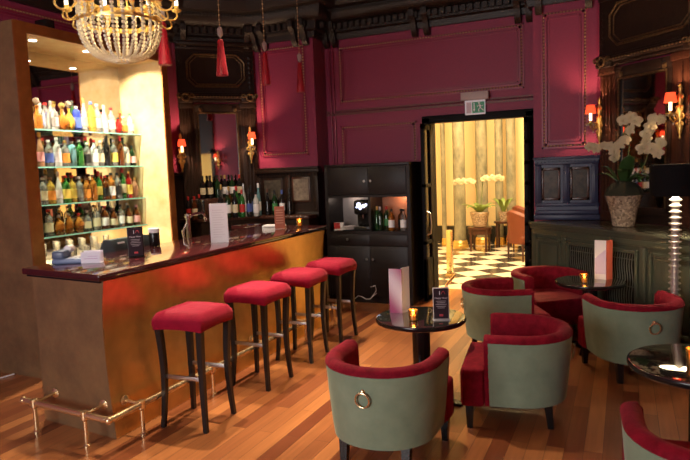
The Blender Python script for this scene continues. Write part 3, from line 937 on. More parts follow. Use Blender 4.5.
# ------------------------------------------------------------------ overmantels with mirrors
def overmantel(x, y, ang, W, px0, px1, label, boss, zb=0.0):
    """local frame: x along wall to the right, +y out of the wall (toward room is -y) ; origin at wall's left end on floor"""
    t = thing('overmantel', label, 'overmantel', (x, y, 0), ang, 'carved dark wood overmantels')
    mw = 0.06
    # side pilasters
    for nm, a, b in (('pilaster', 0.02, px0), ('pilaster', px1, W - 0.02)):
        mb = MB()
        mb.box((a, -0.06, zb), (b, 0.0, 2.68), 0.008)
        for k in (0.18, 0.40, 0.62):
            xa = a + (b - a) * k
            mb.box((xa, -0.075, zb + 0.1), (xa + (b - a) * 0.14, -0.055, 2.60), 0.006)
        mb.box((a - 0.005, -0.085, 2.60), (b + 0.005, 0.0, 2.68), 0.01)
        mb.obj(nm, M_mahog if boss else M_darkwood, t)
    mb = MB().box((px0, -0.035, zb), (px1, 0.0, 2.66))
    mb.obj('back_board', M_darkwood, t)
    # mirror with gilt-edged frame
    m0, m1, z0, z1 = px0 + 0.05, px1 - 0.05, 1.22, 2.54
    fr = MB().box((px0, -0.07, z1), (px1, -0.02, 2.66), 0.008).box((px0, -0.07, z0 - 0.06), (px0 + 0.06, -0.02, z1 + 0.02), 0.008).box((px1 - 0.06, -0.07, z0 - 0.06), (px1, -0.02, z1 + 0.02), 0.008).box((px0, -0.07, z0 - 0.08), (px1, -0.02, z0), 0.008)
    fr.obj('mirror_frame', M_darkwood, t)
    mb = MB()
    for (a, b) in (((m0, -0.078, z1 - 0.012), (m1, -0.06, z1 + 0.004)), ((m0 - 0.008, -0.078, z0), (m0 + 0.008, -0.06, z1)), ((m1 - 0.008, -0.078, z0), (m1 + 0.008, -0.06, z1))):
        mb.box(a, b, 0.003)
    for xx in (m0 + 0.01, m1 - 0.05):
        mb.box((xx, -0.085, z1 + 0.015), (xx + 0.05, -0.06, z1 + 0.065), 0.01)
        mb.ico((xx + 0.025, -0.085, z1 + 0.04), 0.015, 1)
    mb.obj('gilt_beading', M_oldgold, t)
    MB().box((m0, -0.045, z0), (m1, -0.037, z1)).obj('mirror', mat('old_mirror', (0.62, 0.58, 0.55), 0.03, 1.0), t)
    # entablature
    mb = MB()
    mb.box((0.02, -0.09, 2.68), (W - 0.02, 0, 2.72), 0.01).box((0.02, -0.12, 2.72), (W - 0.02, 0, 2.775), 0.015).box((0.02, -0.10, 2.775), (W - 0.02, 0, 2.80), 0.006)
    for xx in (0.0, W - px0 - 0.02):
        mb.box((xx + 0.015, -0.13, 2.67), (xx + px0 - 0.005, 0, 2.80), 0.02)
    mb.obj('entablature', M_darkwood, t)
    mb = MB()
    k = int(W / 0.04)
    for i in range(k):
        mb.ico((0.03 + (W - 0.06) * i / (k - 1), -0.122, 2.745), 0.012, 1)
    for xx in (px0 * 0.5, W - px0 * 0.5):
        mb.ring((xx, -0.140, 2.735), 0.045, 0.012, axis=(0, 1, 0), seg=20)
        for s in (-1, 1):
            mb.ring((xx + s * 0.085, -0.140, 2.755), 0.022, 0.010, axis=(0, 1, 0), seg=14)
    mb.obj('carved_ornament', M_oldgold, t)
    # upper panel, octagonal gilt moulding
    MB().box((0.02, -0.07, 2.80), (W - 0.02, 0, 3.45)).obj('upper_panel', M_darkwood, t)
    a0, a1, b0, b1, ch = px0 * 0.72, W - px0 * 0.72, 2.885, 3.30, 0.10
    octo = [(a0 + ch, b0), (a1 - ch, b0), (a1, b0 + ch), (a1, b1 - ch), (a1 - ch, b1), (a0 + ch, b1), (a0, b1 - ch), (a0, b0 + ch)]
    mb = MB()
    mb.tube([(q[0], -0.075, q[1]) for q in octo], 0.014, 8, closed=True)
    cx, cz = (a0 + a1) / 2, (b0 + b1) / 2
    mb.tube([(cx + (q[0] - cx) * 0.90, -0.072, cz + (q[1] - cz) * 0.86) for q in octo], 0.008, 8, closed=True)
    mb.obj('panel_moulding', M_oldgold, t)
    for xx in (px0 * 0.35, W - px0 * 0.35):
        mb = MB()
        for i in range(7):
            mb.ico((xx, -0.075, 2.88 + 0.065 * i), 0.028, 1, (1, 0.6, 1.3))
        mb.obj('carved_drop', M_darkwood, t)
    # crowning cornice
    mb = MB()
    mb.box((0.02, -0.09, 3.36), (W - 0.02, 0, 3.41), 0.01).box((0.02, -0.13, 3.41), (W - 0.02, 0, 3.47), 0.02)
    mb.obj('crown', M_darkwood, t)
    return t


overmantel(-5.39, 6.545, R(45), 1.06, 0.21, 0.83, 'carved dark wood overmantel with mirror behind the bar bottles', False)
overmantel(-0.215, 7.280, R(-45), 1.34, 0.24, 0.93, 'carved dark wood overmantel with mirror behind the orchid', True, 1.055)

# ------------------------------------------------------------------ wall sconces
shade_m = mat('lit_red_silk_shade', (0.80, 0.10, 0.05), 0.6, emit=(1.0, 0.13, 0.045), estr=1.2)
nt = shade_m.node_tree
_tl = nt.nodes.new('ShaderNodeBsdfTranslucent')
_tl.inputs['Color'].default_value = (1.0, 0.36, 0.22, 1)
_mx = nt.nodes.new('ShaderNodeMixShader')
_mx.inputs[0].default_value = 0.55
nt.links.new(nt.nodes['Principled BSDF'].outputs[0], _mx.inputs[1])
nt.links.new(_tl.outputs[0], _mx.inputs[2])
nt.links.new(_mx.outputs[0], nt.nodes['Material Output'].inputs['Surface'])
candle_m = mat('lit_candle_tube', (1, 0.9, 0.7), 0.4, emit=(1.0, 0.80, 0.45), estr=4)


def sconce(x, y, z, ang, label, L=0.15, arms=1):
    t = thing('wall_sconce', label, 'wall light', (x, y, z), ang, 'gilt wall sconces with red shades')
    mb = MB()
    mb.lathe([(0.0, -0.26), (0.012, -0.25), (0.008, -0.22), (0.02, -0.19), (0.026, -0.15), (0.014, -0.11), (0.03, -0.06), (0.036, -0.01), (0.028, 0.03), (0.016, 0.06), (0.03, 0.10), (0.024, 0.14), (0.012, 0.17), (0.02, 0.20), (0.014, 0.23), (0.0, 0.26)], 12, (0, -0.03, 0))
    for s in (-1, 1):
        for zz in (-0.12, 0.03, 0.13):
            mb.ico((s * 0.028, -0.035, zz), 0.018, 1, (1, 0.8, 1.5))
        mb.ring((s * 0.03, -0.04, -0.05), 0.022, 0.006, axis=(0, 1, 0), seg=14, rs=6)
    mb.obj('backplate', M_gilt, t)
    mb = MB()
    mb.tube([(0, -0.04, -0.02), (0, -0.07, -0.07), (0, -L * 0.75, -0.10), (0, -L, -0.07), (0, -L, -0.035)], 0.008, 8)
    mb.ring((0, -0.085, -0.05), 0.03, 0.006, axis=(1, 0, 0), seg=14, rs=6)
    mb.lathe([(0.006, -0.055), (0.03, -0.04), (0.044, -0.025), (0.044, -0.02), (0.012, -0.02), (0.014, -0.0), (0.0, 0.0)], 16, (0, -L, 0))
    mb.obj('arm', M_gilt, t)
    drop = cached(('drop',), lambda: MB().ico((0, 0, 0), 0.009, 1, (1, 1, 1.6)).mesh('crystal_drop', M_crystal))
    for k in range(5):
        a = 2 * PI * k / 5
        link('crystal_drop', drop, t, (0.040 * math.cos(a), -L + 0.040 * math.sin(a), -0.042))
    link('crystal_drop', drop, t, (0.0, -L * 0.75, -0.118))
    MB().lathe([(0.014, 0.0), (0.014, 0.10), (0.0, 0.105)], 12, (0, -L, 0)).obj('candle', candle_m, t)
    mb = MB().lathe([(0.056, 0.075), (0.040, 0.165), (0.038, 0.165), (0.054, 0.075)], 24, (0, -L, 0), cap=False)
    mb.obj('shade', shade_m, t)
    p = Matrix.Rotation(ang, 3, 'Z') @ Vector((0, -L, 0)) + Vector((x, y, z))
    lamp('sconce_bulb', 'POINT', (p.x, p.y, p.z + 0.132), 17, (1.0, 0.62, 0.36), 0.012)
    return t


sconce(-5.325, 6.495, 2.02, R(45), 'gilt wall sconce with red shade, left of the mirror behind the bar')
sconce(-4.675, 7.155, 2.10, R(45), 'gilt wall sconce with red shade, right of the mirror behind the bar')
sconce(-0.225, 7.20, 2.13, R(-45), 'gilt wall sconce with red shade, left of the mirror above the orchid')
sconce(0.485, 6.49, 2.13, R(-45), 'gilt wall sconce with red shade, above the black floor lamp')
sconce(1.58, 2.08, 2.10, R(-90), 'gilt wall sconce with red shade, seen only reflected in the bar mirror')

# ------------------------------------------------------------------ back counter below the left overmantel
t = thing('back_counter', 'dark stepped wood counter carrying bottles behind the bar', 'counter', (-4.63, 7.3, 0))
mb = MB().prism([(-0.77, -0.77), (-0.03, -0.03), (0.92, -0.03), (0.92, -0.34), (0.12, -0.34), (-0.40, -0.86), (-0.77, -0.86)], 0, 1.10)
mb.obj('body', M_darkwood, t)
mb = MB().prism([(-0.76, -0.76), (-0.02, -0.02), (0.93, -0.02), (0.93, -0.37), (0.105, -0.37), (-0.41, -0.885), (-0.76, -0.885)], 1.10, 1.14, 0.006)
mb.obj('top', M_mahog, t)
mb = MB()
c, s = math.cos(R(45)), math.sin(R(45))
mb.box((-0.98, -0.22, 1.14), (-0.28, -0.125, 1.40), 0.004, rotz=R(45), pivot=(0, 0, 0))
mb.obj('riser_shelf', M_mahog, t)


def Lm(sv, d, z):   # s along left mantel from its right end, d out of wall
    return (-4.63 - 0.7071 * sv + 0.7071 * d, 7.3 - 0.7071 * sv - 0.7071 * d, z)


rear = [('wine', 'black', 'cream', 'black'), ('wine', 'black', 'cream', 'black'), ('wine', 'darkgreen', None, 'black'), ('wine', 'black', 'white', 'gold'), ('wine', 'darkgreen', 'white', 'black'), ('wine', 'black', 'cream', 'red')]
for i, (sh, gl, lb, cp) in enumerate(rear):
    bottle(Lm(0.82 - 0.098 * i, 0.175, 1.40), sh, gl, lb, cp, '%s wine bottle, %s from left on the raised shelf below the bar mirror' % (GW[gl], ORD[i]), 'bottles behind the bar')
mid = [('tall', 'clear', 'cream', 'gold'), ('wine', 'brown', 'cream', 'gold'), ('wine', 'green', None, 'red'), ('tall', 'frost', 'white', 'silver'), ('wine', 'black', 'blue', 'black'), ('tall', 'paleblue', 'white', 'white')]
for i, (sh, gl, lb, cp) in enumerate(mid):
    bottle(Lm(0.60 - 0.10 * i, 0.28, 1.14), sh, gl, lb, cp, '%s %s, %s from left in the middle row behind the bar' % (GW[gl], KW[sh], ORD[i]), 'bottles behind the bar', 1.36)
front = [('wine', 'black', 'white', 'black'), ('wine', 'darkgreen', 'white', 'silver'), ('wine', 'black', 'cream', 'black'), ('wine', 'green', 'red', 'red'), ('wine', 'black', 'blue', 'black'), ('liquor', 'frost', 'white', 'black')]
for i, (sh, gl, lb, cp) in enumerate(front):
    bottle(Lm(0.63 - 0.093 * i, 0.40, 1.14), sh, gl, lb, cp, '%s %s, %s from left in the front row behind the bar' % (GW[gl], KW[sh], ORD[i]), 'bottles behind the bar', 1.2)
pier = [('tall', 'black', None, 'brown'), ('wine', 'darkgreen', 'green', 'black'), ('wine', 'black', 'white', 'blue'), ('tall', 'black', None, 'black')]
for i, (sh, gl, lb, cp) in enumerate(pier):
    bottle((-4.42 + 0.115 * i, 7.12, 1.14), sh, gl, lb, cp, '%s %s, %s of four below the framed pictures on the pier' % (GW[gl], KW[sh], ORD[i]), 'bottles behind the bar', 1.1)
for i, (sh, gl, lb, cp) in enumerate([('wine', 'black', 'red', 'red'), ('wine', 'brown', 'cream', 'red'), ('tall', 'black', None, 'red')]):
    bottle(Lm(1.03 - 0.07 * i, 0.27 + 0.05 * (i % 2), 1.14), sh, gl, lb, cp, '%s %s in the dark corner beside the gold niche, %s from left' % (GW[gl], KW[sh], ORD[i]), 'bottles behind the bar')

# pictures on the pier wainscot
t = thing('framed_picture', 'framed sepia print on the dark pier right of the bar bottles', 'picture', (-3.94, 7.243, 1.31), group='framed pictures on the pier')
MB().box((-0.15, -0.02, -0.01), (0.13, 0.0, 0.33), 0.006).obj('frame', M_mahog, t)
sep = mat('sepia_print', (0.30, 0.24, 0.18), 0.4, var=(0.12, 0.09, 0.07), vscale=18, vdetail=6)
MB().box((-0.125, -0.024, 0.015), (0.105, -0.018, 0.305)).obj('print', sep, t)
t = thing('framed_picture', 'framed dark print on the pier, left of the sepia print', 'picture', (-4.39, 7.243, 1.33), group='framed pictures on the pier')
MB().box((-0.16, -0.02, -0.02), (0.16, 0.0, 0.31), 0.006).obj('frame', M_darkwood, t)
MB().box((-0.13, -0.024, 0.01), (0.13, -0.018, 0.28)).obj('print', mat('murky_print', (0.10, 0.085, 0.065), 0.15, var=(0.05, 0.042, 0.035), vscale=14), t)

# ------------------------------------------------------------------ things on the bar
ZB = 1.0955


def text(name, body, size, m, parent, loc, rot):
    cu = bpy.data.curves.new(name, 'FONT')
    cu.body = body
    cu.size = size
    cu.align_x = 'CENTER'
    cu.extrude = 0.0004
    cu.materials.append(m)
    tmp = bpy.data.objects.new(name, cu)
    COL.objects.link(tmp)
    dg = bpy.context.evaluated_depsgraph_get()
    me = bpy.data.meshes.new_from_object(tmp.evaluated_get(dg))
    bpy.data.objects.remove(tmp)
    o = link(name, me, parent, loc)
    o.rotation_euler = rot
    return o


ink_w = mat('pale_lettering', (0.75, 0.72, 0.74), 0.5)
ink_g = mat('grey_lettering', (0.40, 0.36, 0.38), 0.5)
ink_r = mat('red_lettering', (0.50, 0.06, 0.08), 0.5)


def menu_board(loc, rotz, w_, h_, label, frame_col):
    t = thing('menu_board', label, 'menu board', loc, rotz, 'dark happy hour boards')
    mb = MB().box((-w_ / 2, -0.006, 0.004), (w_ / 2, 0.006, h_), 0.002).box((-w_ / 2 - 0.003, -0.03, 0), (w_ / 2 + 0.003, 0.03, 0.008), 0.002)
    mb.obj('stand', frame_col, t)
    MB().box((-w_ / 2 + 0.006, -0.0075, 0.012), (w_ / 2 - 0.006, -0.0055, h_ - 0.007)).obj('sheet', mat('dark_plum_sheet', (0.030, 0.018, 0.026), 0.35), t)
    text('lettering', 'Happy Hour', w_ * 0.155, ink_w, t, (0, -0.0085, h_ * 0.66), (R(90), 0, 0))
    mb = MB()
    for i, (a, b) in enumerate(((0.30, 0.58), (0.26, 0.53), (0.34, 0.48), (0.30, 0.42), (0.22, 0.37))):
        mb.box((-w_ * a, -0.0088, h_ * b), (w_ * a, -0.0074, h_ * b + 0.004))
    mb.obj('small_print', ink_g, t)
    mb = MB()
    mb.box((-w_ * 0.10, -0.0088, h_ * 0.78), (-w_ * 0.06, -0.0074, h_ * 0.90))
    mb.obj('glass_emblem', ink_w, t)
    mb = MB()
    pts = [(w_ * (0.02 + 0.24 * k / 8), -0.0082, h_ * (0.80 + 0.09 * math.sin(PI * k / 8))) for k in range(9)]
    mb.tube(pts, 0.0022, 6)
    mb.box((-w_ * 0.12, -0.0088, h_ * 0.12), (w_ * 0.12, -0.0074, h_ * 0.19), 0.0005)
    mb.obj('red_emblem', ink_r, t)
    return t


menu_board((-3.43, 3.58, ZB), R(46), 0.115, 0.235, 'black happy hour board standing on the bar by the register', M_black)

t = thing('card_terminal', 'blue-grey card payment terminal on the near end of the bar', 'card terminal', (-3.74, 3.24, ZB), R(25))
t.scale = (1.15, 1.15, 1.15)
mb = MB().box((-0.10, -0.07, 0.0), (0.10, 0.07, 0.035), 0.012, 3)
mb.obj('base', mat('blue_grey_plastic', (0.16, 0.21, 0.36), 0.35), t)
mb = MB().box((-0.10, -0.06, 0.03), (-0.02, 0.06, 0.085), 0.015, 3)
mb.obj('screen_head', mat('slate_plastic', (0.10, 0.13, 0.22), 0.3), t)
mb = MB()
for i in range(3):
    for j in range(4):
        mb.box((0.0 + 0.026 * i, -0.05 + 0.026 * j, 0.034), (0.018 + 0.026 * i, -0.032 + 0.026 * j, 0.041), 0.002)
mb.obj('keypad', mat('grey_keys', (0.45, 0.45, 0.48), 0.5), t)
MB().lathe([(0.024, 0), (0.024, 0.06)], 16, (-0.03, 0.02, 0.088), axis=(0, 1, 0)).obj('paper_roll', M_white, t)

t = thing('folded_card', 'lilac-white paper card folded on the near corner of the bar', 'card', (-3.56, 3.27, ZB), R(28))
MB().box((-0.07, -0.035, 0), (0.07, -0.031, 0.085)).box((-0.07, 0.031, 0), (0.07, 0.035, 0.09)).box((-0.07, -0.035, 0), (0.07, 0.035, 0.004)).obj('card', M_paper, t)
MB().box((-0.045, -0.0368, 0.035), (0.05, -0.0348, 0.038)).box((-0.02, -0.0368, 0.052), (0.05, -0.0348, 0.054)).obj('lettering', mat('violet_lettering', (0.45, 0.18, 0.45), 0.5), t)

t = thing('cash_register', 'dark grey slanted register screen behind the near half of the bar', 'cash register', (-4.0, 4.05, 0.862), R(90))
mb = MB()
secs = []
for x in (-0.20, 0.26):
    secs.append([(x, -0.12, 0), (x, 0.12, 0), (x, 0.12, 0.20), (x, 0.05, 0.325), (x, -0.03, 0.325), (x, -0.12, 0.18)])
mb.quadstrip(secs)
mb.obj('housing', mat('dark_slate_plastic', (0.055, 0.075, 0.08), 0.35), t)
MB().box((-0.14, -0.055, 0.285), (-0.06, -0.045, 0.30)).box((0.06, -0.055, 0.285), (0.11, -0.045, 0.30)).obj('badge', M_white, t)
t = thing('lidded_jar', 'black cylinder jar with white lid behind the happy hour board', 'jar', (-3.82, 4.22, ZB))
MB().lathe([(0.045, 0), (0.047, 0.003), (0.047, 0.115), (0.045, 0.12)], 24).obj('body', M_black, t)
MB().lathe([(0.048, 0.12), (0.049, 0.125), (0.049, 0.155), (0.04, 0.16), (0.0, 0.16)], 24).obj('lid', M_white, t)

t = thing('menu_card', 'tall white drinks menu standing on the middle of the bar', 'menu', (-3.33, 4.52, ZB), R(28))
mb = MB().box((-0.08, -0.002, 0), (0.08, 0.002, 0.355))
mb.box((-0.08, 0.0, 0), (-0.076, 0.055, 0.355))
mb.obj('card', M_white, t)
mb = MB()
for i in range(12):
    mb.box((-0.055, -0.0032, 0.05 + 0.022 * i), (0.02 + 0.03 * ((i * 5) % 3) / 2, -0.0018, 0.054 + 0.022 * i))
mb.obj('lettering', mat('light_grey_lettering', (0.68, 0.66, 0.68), 0.6), t)
t = thing('menu_card', 'small terracotta drinks card near the far end of the bar', 'menu', (-3.42, 5.74, ZB), R(28))
MB().box((-0.055, -0.002, 0), (0.055, 0.002, 0.245)).box((-0.055, 0.0, 0), (-0.051, 0.04, 0.245)).obj('card', mat('terracotta_card', (0.42, 0.12, 0.07), 0.5), t)
mb = MB()
for i in range(6):
    mb.box((-0.04, -0.0032, 0.06 + 0.028 * i), (0.04, -0.0018, 0.068 + 0.028 * i))
mb.obj('lettering', mat('salmon_lettering', (0.62, 0.36, 0.28), 0.6), t)
t = thing('napkin_tray', 'flat white napkin stack on the far part of the bar', 'napkins', (-3.66, 6.02, ZB), R(10))
for k in range(3):
    MB().box((-0.13 + 0.01 * k, -0.06, 0.007 * k), (0.13 - 0.01 * k, 0.06, 0.007 * k + 0.006), 0.002).obj('napkin', M_white, t)

amberglass = thin_glass('amber_votive_glass', (0.95, 0.66, 0.34), (0.60, 0.28, 0.06), 0.30, 0.1)
flame_m = mat('candle_flame', (1, 0.8, 0.4), 0.5, emit=(1.0, 0.62, 0.20), estr=30)
wax_m = mat('glowing_wax', (0.9, 0.7, 0.4), 0.5, emit=(1.0, 0.55, 0.16), estr=0.5)


def votive(loc, label, s=1.0, pw=0.9):
    t = thing('votive_candle', label, 'candle', loc, 0, 'lit votive candles')
    t.scale = (s, s, s)
    MB().lathe([(0.028, 0), (0.031, 0.003), (0.037, 0.085), (0.034, 0.085), (0.028, 0.008), (0.0, 0.008)], 20).obj('glass', amberglass, t)
    MB().lathe([(0.025, 0.009), (0.028, 0.040), (0.0, 0.042)], 16).obj('wax', wax_m, t)
    MB().lathe([(0.0, 0.044), (0.010, 0.054), (0.008, 0.068), (0.0, 0.084)], 10).obj('flame', flame_m, t)
    lamp('candle_glow', 'POINT', (loc[0], loc[1], loc[2] + 0.10 * s), pw, (1.0, 0.55, 0.18), 0.015)
    return t


votive((-3.33, 6.02, ZB), 'lit votive candle at the far end of the bar')

t = thing('beer_tap', 'chrome beer tap with curved spout behind the bar', 'beer tap', (-4.05, 4.98, 0.862))
mb = MB().lathe([(0.05, 0), (0.05, 0.02), (0.022, 0.04), (0.02, 0.40), (0.03, 0.42), (0.03, 0.46), (0.0, 0.47)], 18)
mb.obj('column', M_chrome, t)
MB().tube([(0, 0, 0.43), (0.05, 0.06, 0.46), (0.07, 0.14, 0.46), (0.075, 0.18, 0.43), (0.075, 0.19, 0.37)], 0.014, 10).obj('spout', M_chrome, t)
MB().tube([(0, 0, 0.40), (-0.05, -0.03, 0.28), (-0.03, -0.02, 0.12)], 0.012, 10).obj('pipe', M_chrome, t)
MB().lathe([(0.008, 0.46), (0.012, 0.52), (0.018, 0.58), (0.0, 0.60)], 12, (0.075, 0.17, 0)).obj('handle', M_black, t)

# ------------------------------------------------------------------ bar stools
def make_stool(x, y, rz, label):
    t = thing('bar_stool', label, 'bar stool', (x, y, 0), rz, 'red velvet bar stools along the counter')
    t.scale = (1, 1, 1.015)
    # seat : rounded square, saddle underside, gently domed and piped
    N = 14
    mb = MB()
    h = 0.205
    grid = []
    def rs(u, v):
        k = 1 - 0.06 * (u * u * v * v)
        return u * h * k, v * h * k
    top, bot = [], []
    for i in range(N + 1):
        rt, rb = [], []
        for j in range(N + 1):
            u, v = -1 + 2 * i / N, -1 + 2 * j / N
            px, py = rs(u, v)
            e = max(abs(u), abs(v))
            zt = 0.795 - 0.045 * max(0, (e - 0.72) / 0.28) ** 2.2 + 0.004 * math.cos(u * 2) - 0.012 * math.exp(-(u * u + v * v) * 40)
            zb = 0.672 + 0.020 * (u * u - 1) * 0 + 0.016 * (1 - max(abs(u), abs(v)) ** 4) + 0.014 * ((1 - u * u) if abs(v) > abs(u) else (1 - v * v))
            rt.append(mb.bm.verts.new((px, py, zt)))
            rb.append(mb.bm.verts.new((px * 0.985, py * 0.985, zb)))
        top.append(rt)
        bot.append(rb)
    for i in range(N):
        for j in range(N):
            mb.bm.faces.new((top[i][j], top[i + 1][j], top[i + 1][j + 1], top[i][j + 1]))
            mb.bm.faces.new((bot[i][j], bot[i][j + 1], bot[i + 1][j + 1], bot[i + 1][j]))
    per = [(i, 0) for i in range(N)] + [(N, j) for j in range(N)] + [(N - i, N) for i in range(N)] + [(0, N - j) for j in range(N)]
    rings = [[bot[i][j] for i, j in per]]
    for f, out in ((0.35, 0.006), (0.7, 0.006)):
        ring = []
        for i, j in per:
            a, b = bot[i][j].co, top[i][j].co
            p = a.lerp(b, f)
            d = Vector((p.x, p.y, 0)).normalized() * out
            ring.append(mb.bm.verts.new(p + d))
        rings.append(ring)
    rings.append([top[i][j] for i, j in per])
    for a, b in zip(rings, rings[1:]):
        n = len(a)
        for k in range(n):
            l = (k + 1) % n
            mb.bm.faces.new((a[k], a[l], b[l], b[k]))
    st = mb.obj('seat', M_velvet2, t, angle=60)
    MB().ico((0, 0, 0.786), 0.012, 2, (1, 1, 0.5)).obj('button', M_velvet2, st)
    for sx in (-1, 1):
        for sy in (-1, 1):
            mb = MB()
            secs = []
            for k in range(11):
                u = k / 10
                z = 0.70 * (1 - u)
                # sabre: slight inward bow then kick outward at the foot
                off = 0.166 - 0.016 * math.sin(PI * u) + 0.006 * u
                hw = 0.021 - 0.007 * u
                cx, cy = sx * off, sy * off
                secs.append([(cx - hw, cy - hw, z), (cx + hw, cy - hw, z), (cx + hw, cy + hw, z), (cx - hw, cy + hw, z)])
            mb.quadstrip(secs)
            mb.obj('leg', M_blackwood, t)
    for sy in (-1, 1):
        MB().box((-0.155, sy * 0.150 - 0.009, 0.335), (0.155, sy * 0.150 + 0.009, 0.362), 0.002).obj('stretcher', M_steel, t)
    return t


s0 = make_stool(-2.70, 3.31, R(3), 'red velvet bar stool nearest the camera, at the near end of the counter')
for x, y, rz, lab in ((-2.705, 4.14, R(-2), 'second red velvet bar stool from the near end of the counter'), (-2.71, 4.85, R(2), 'third red velvet bar stool, between the middle and far stools'), (-2.70, 5.50, R(-2), 'red velvet bar stool farthest from the camera, at the far counter end')):
    o = copy_tree(s0)
    o.location = (x, y, 0)
    o.rotation_euler = (0, 0, rz)
    o['label'] = lab

# ------------------------------------------------------------------ tub chairs
def u_path(r, ye, nb=22):
    """U in plan, open toward +y. returns list of (point, outward normal)"""
    out = [(Vector((-r, ye)), Vector((-1, 0))), (Vector((-r, ye * 0.5)), Vector((-1, 0)))]
    for k in range(nb + 1):
        a = PI + PI * k / nb
        # slightly squared curve
        c, s = math.cos(a), math.sin(a)
        e = 2.1
        d = (abs(c) ** e + abs(s) ** e) ** (-1 / e)
        out.append((Vector((r * c * d, r * s * d)), Vector((c * abs(c) ** (e - 2), s * abs(s) ** (e - 2))).normalized()))
    out += [(Vector((r, ye * 0.5)), Vector((1, 0))), (Vector((r, ye)), Vector((1, 0)))]
    return out


def make_chair(x, y, rz, label):
    t = thing('tub_chair', label, 'armchair', (x, y, 0), rz, 'red and green velvet tub chairs')
    t.scale = (1, 1, 1.05)
    U = u_path(0.305, 0.175)

    def shell(prof):
        secs = []
        for p, n in U:
            secs.append([(p.x + n.x * d, p.y + n.y * d, z) for d, z in prof])
        return secs
    mb = MB()
    mb.quadstrip(shell([(-0.055, 0.155), (-0.02, 0.145), (0.0, 0.155), (0.012, 0.25), (0.026, 0.40), (0.038, 0.552), (0.02, 0.568), (-0.04, 0.568)]))
    back = mb.obj('back_shell', M_sage, t, angle=50)
    mb = MB()
    mb.quadstrip(shell([(-0.022, 0.26), (-0.012, 0.54), (0.030, 0.550), (0.042, 0.560), (0.038, 0.580), (0.024, 0.594), (0.000, 0.600), (-0.026, 0.594), (-0.046, 0.576), (-0.054, 0.545), (-0.058, 0.40), (-0.062, 0.26)]))
    mb.obj('inner_upholstery', M_velvet, t, angle=60)
    # arm fronts
    for s in (-1, 1):
        mb = MB()
        x0, x1 = (0.247, 0.320)
        pr = [(x0 + 0.001, 0.155), (x1 - 0.008, 0.155), (x1 + 0.006, 0.35), (x1 + 0.022, 0.535), (x1 + 0.020, 0.57), (x1 - 0.01, 0.594), (x0 + 0.03, 0.596), (x0 + 0.004, 0.57), (x0, 0.5)]
        mb.quadstrip([[(s * a, 0.173, b) for a, b in pr], [(s * a, 0.191, b) for a, b in pr], [(s * (0.284 + (a - 0.284) * 0.86), 0.201, b * 0.985 + 0.004) for a, b in pr]])
        mb.obj('arm_front', M_velvet, t, angle=40)
    # seat cushion : fills the U and steps forward past the arms
    poly = []
    for p, n in u_path(0.245, 0.165, 14):
        poly.append((p.x, p.y))
    poly += [(0.245, 0.203), (0.322, 0.205), (0.325, 0.335), (0.312, 0.355), (-0.312, 0.355), (-0.325, 0.335), (-0.322, 0.205), (-0.245, 0.203)]
    mb = MB()
    mb.prism(poly, 0.145, 0.385, 0.022, 3)
    mb.obj('seat', M_velvet, t, angle=50)
    for (sx, sy, y0, x0) in ((-1, -1, -0.185, 0.19), (1, -1, -0.185, 0.19), (-1, 1, 0.300, 0.275), (1, 1, 0.300, 0.275)):
        mb = MB()
        secs = []
        for u in (0, 0.5, 1):
            z = 0.165 * (1 - u)
            hw = 0.027 - 0.009 * u
            cx = sx * x0
            cy = y0 + (-0.018 * u if sy < 0 else 0.0)
            secs.append([(cx - hw, cy - hw, z), (cx + hw, cy - hw, z), (cx + hw, cy + hw, z), (cx - hw, cy + hw, z)])
        mb.quadstrip(secs)
        mb.obj('leg', M_black, t)
    # ring pull on the back
    mb = MB()
    mb.lathe([(0.016, 0), (0.014, 0.006), (0.008, 0.012), (0.011, 0.022), (0.0, 0.028)], 14, (0, -0.331, 0.478), axis=(0, -1, 0))
    mb.ring((0, -0.350, 0.436), 0.040, 0.0048, axis=(0, 1, 0.12), seg=32)
    mb.obj('ring_pull', M_brass, back)
    return t


c0 = make_chair(-1.285, 3.28, R(0), 'green-backed tub chair in the foreground, its ring-pull back facing the camera')
for x, y, rz, lab in ((-0.645, 4.13, R(97), 'red tub chair facing left toward the round table with the pink menu'),
                      (-1.02, 5.54, R(-64), 'green-backed tub chair directly behind the left-facing one, opening toward the far table'),
                      (-0.70, 6.31, R(-143), 'red tub chair facing the camera in front of the dark sideboard'),
                      (0.075, 5.24, R(23), 'green-backed tub chair standing before the floor lamp, back to camera'),
                      (0.345, 2.75, R(4), 'tub chair cut off at the bottom right corner beside the glossy table')):
    o = copy_tree(c0)
    o.location = (x, y, 0)
    o.rotation_euler = (0, 0, rz)
    o['label'] = lab

# ------------------------------------------------------------------ round tables
def make_table(x, y, r, label, col=0.065):
    t = thing('round_table', label, 'table', (x, y, 0), 0, 'round black pedestal tables')
    MB().lathe([(r - 0.03, 0.578), (r - 0.004, 0.584), (r, 0.592), (r, 0.612), (r - 0.004, 0.618), (r - 0.012, 0.6195), (0.0, 0.6195)], 64).obj('tabletop', M_tabletop, t)
    MB().lathe([(r + 0.001, 0.590), (r + 0.003, 0.594), (r + 0.003, 0.611), (r + 0.001, 0.615)], 64, cap=False).obj('rim', M_black, t)
    MB().lathe([(col, 0.02), (col, 0.575), (col + 0.08, 0.5785)], 32).obj('column', M_black, t)
    mb = MB().lathe([(0.12, 0.004), (0.12, 0.022), (col + 0.02, 0.035), (col, 0.05)], 32)
    for k in range(4):
        a = PI / 2 * k - 0.15
        c, s_ = math.cos(a), math.sin(a)
        secs = []
        for u, hw, zt in ((0.05, 0.045, 0.034), (0.22, 0.036, 0.028), (0.31, 0.026, 0.016)):
            secs.append([(c * u - s_ * hw * e, s_ * u + c * hw * e, zz) for e, zz in ((-1, 0), (1, 0), (1, zt), (-1, zt))])
        mb.quadstrip(secs)
    mb.obj('base', M_black, t)
    return t


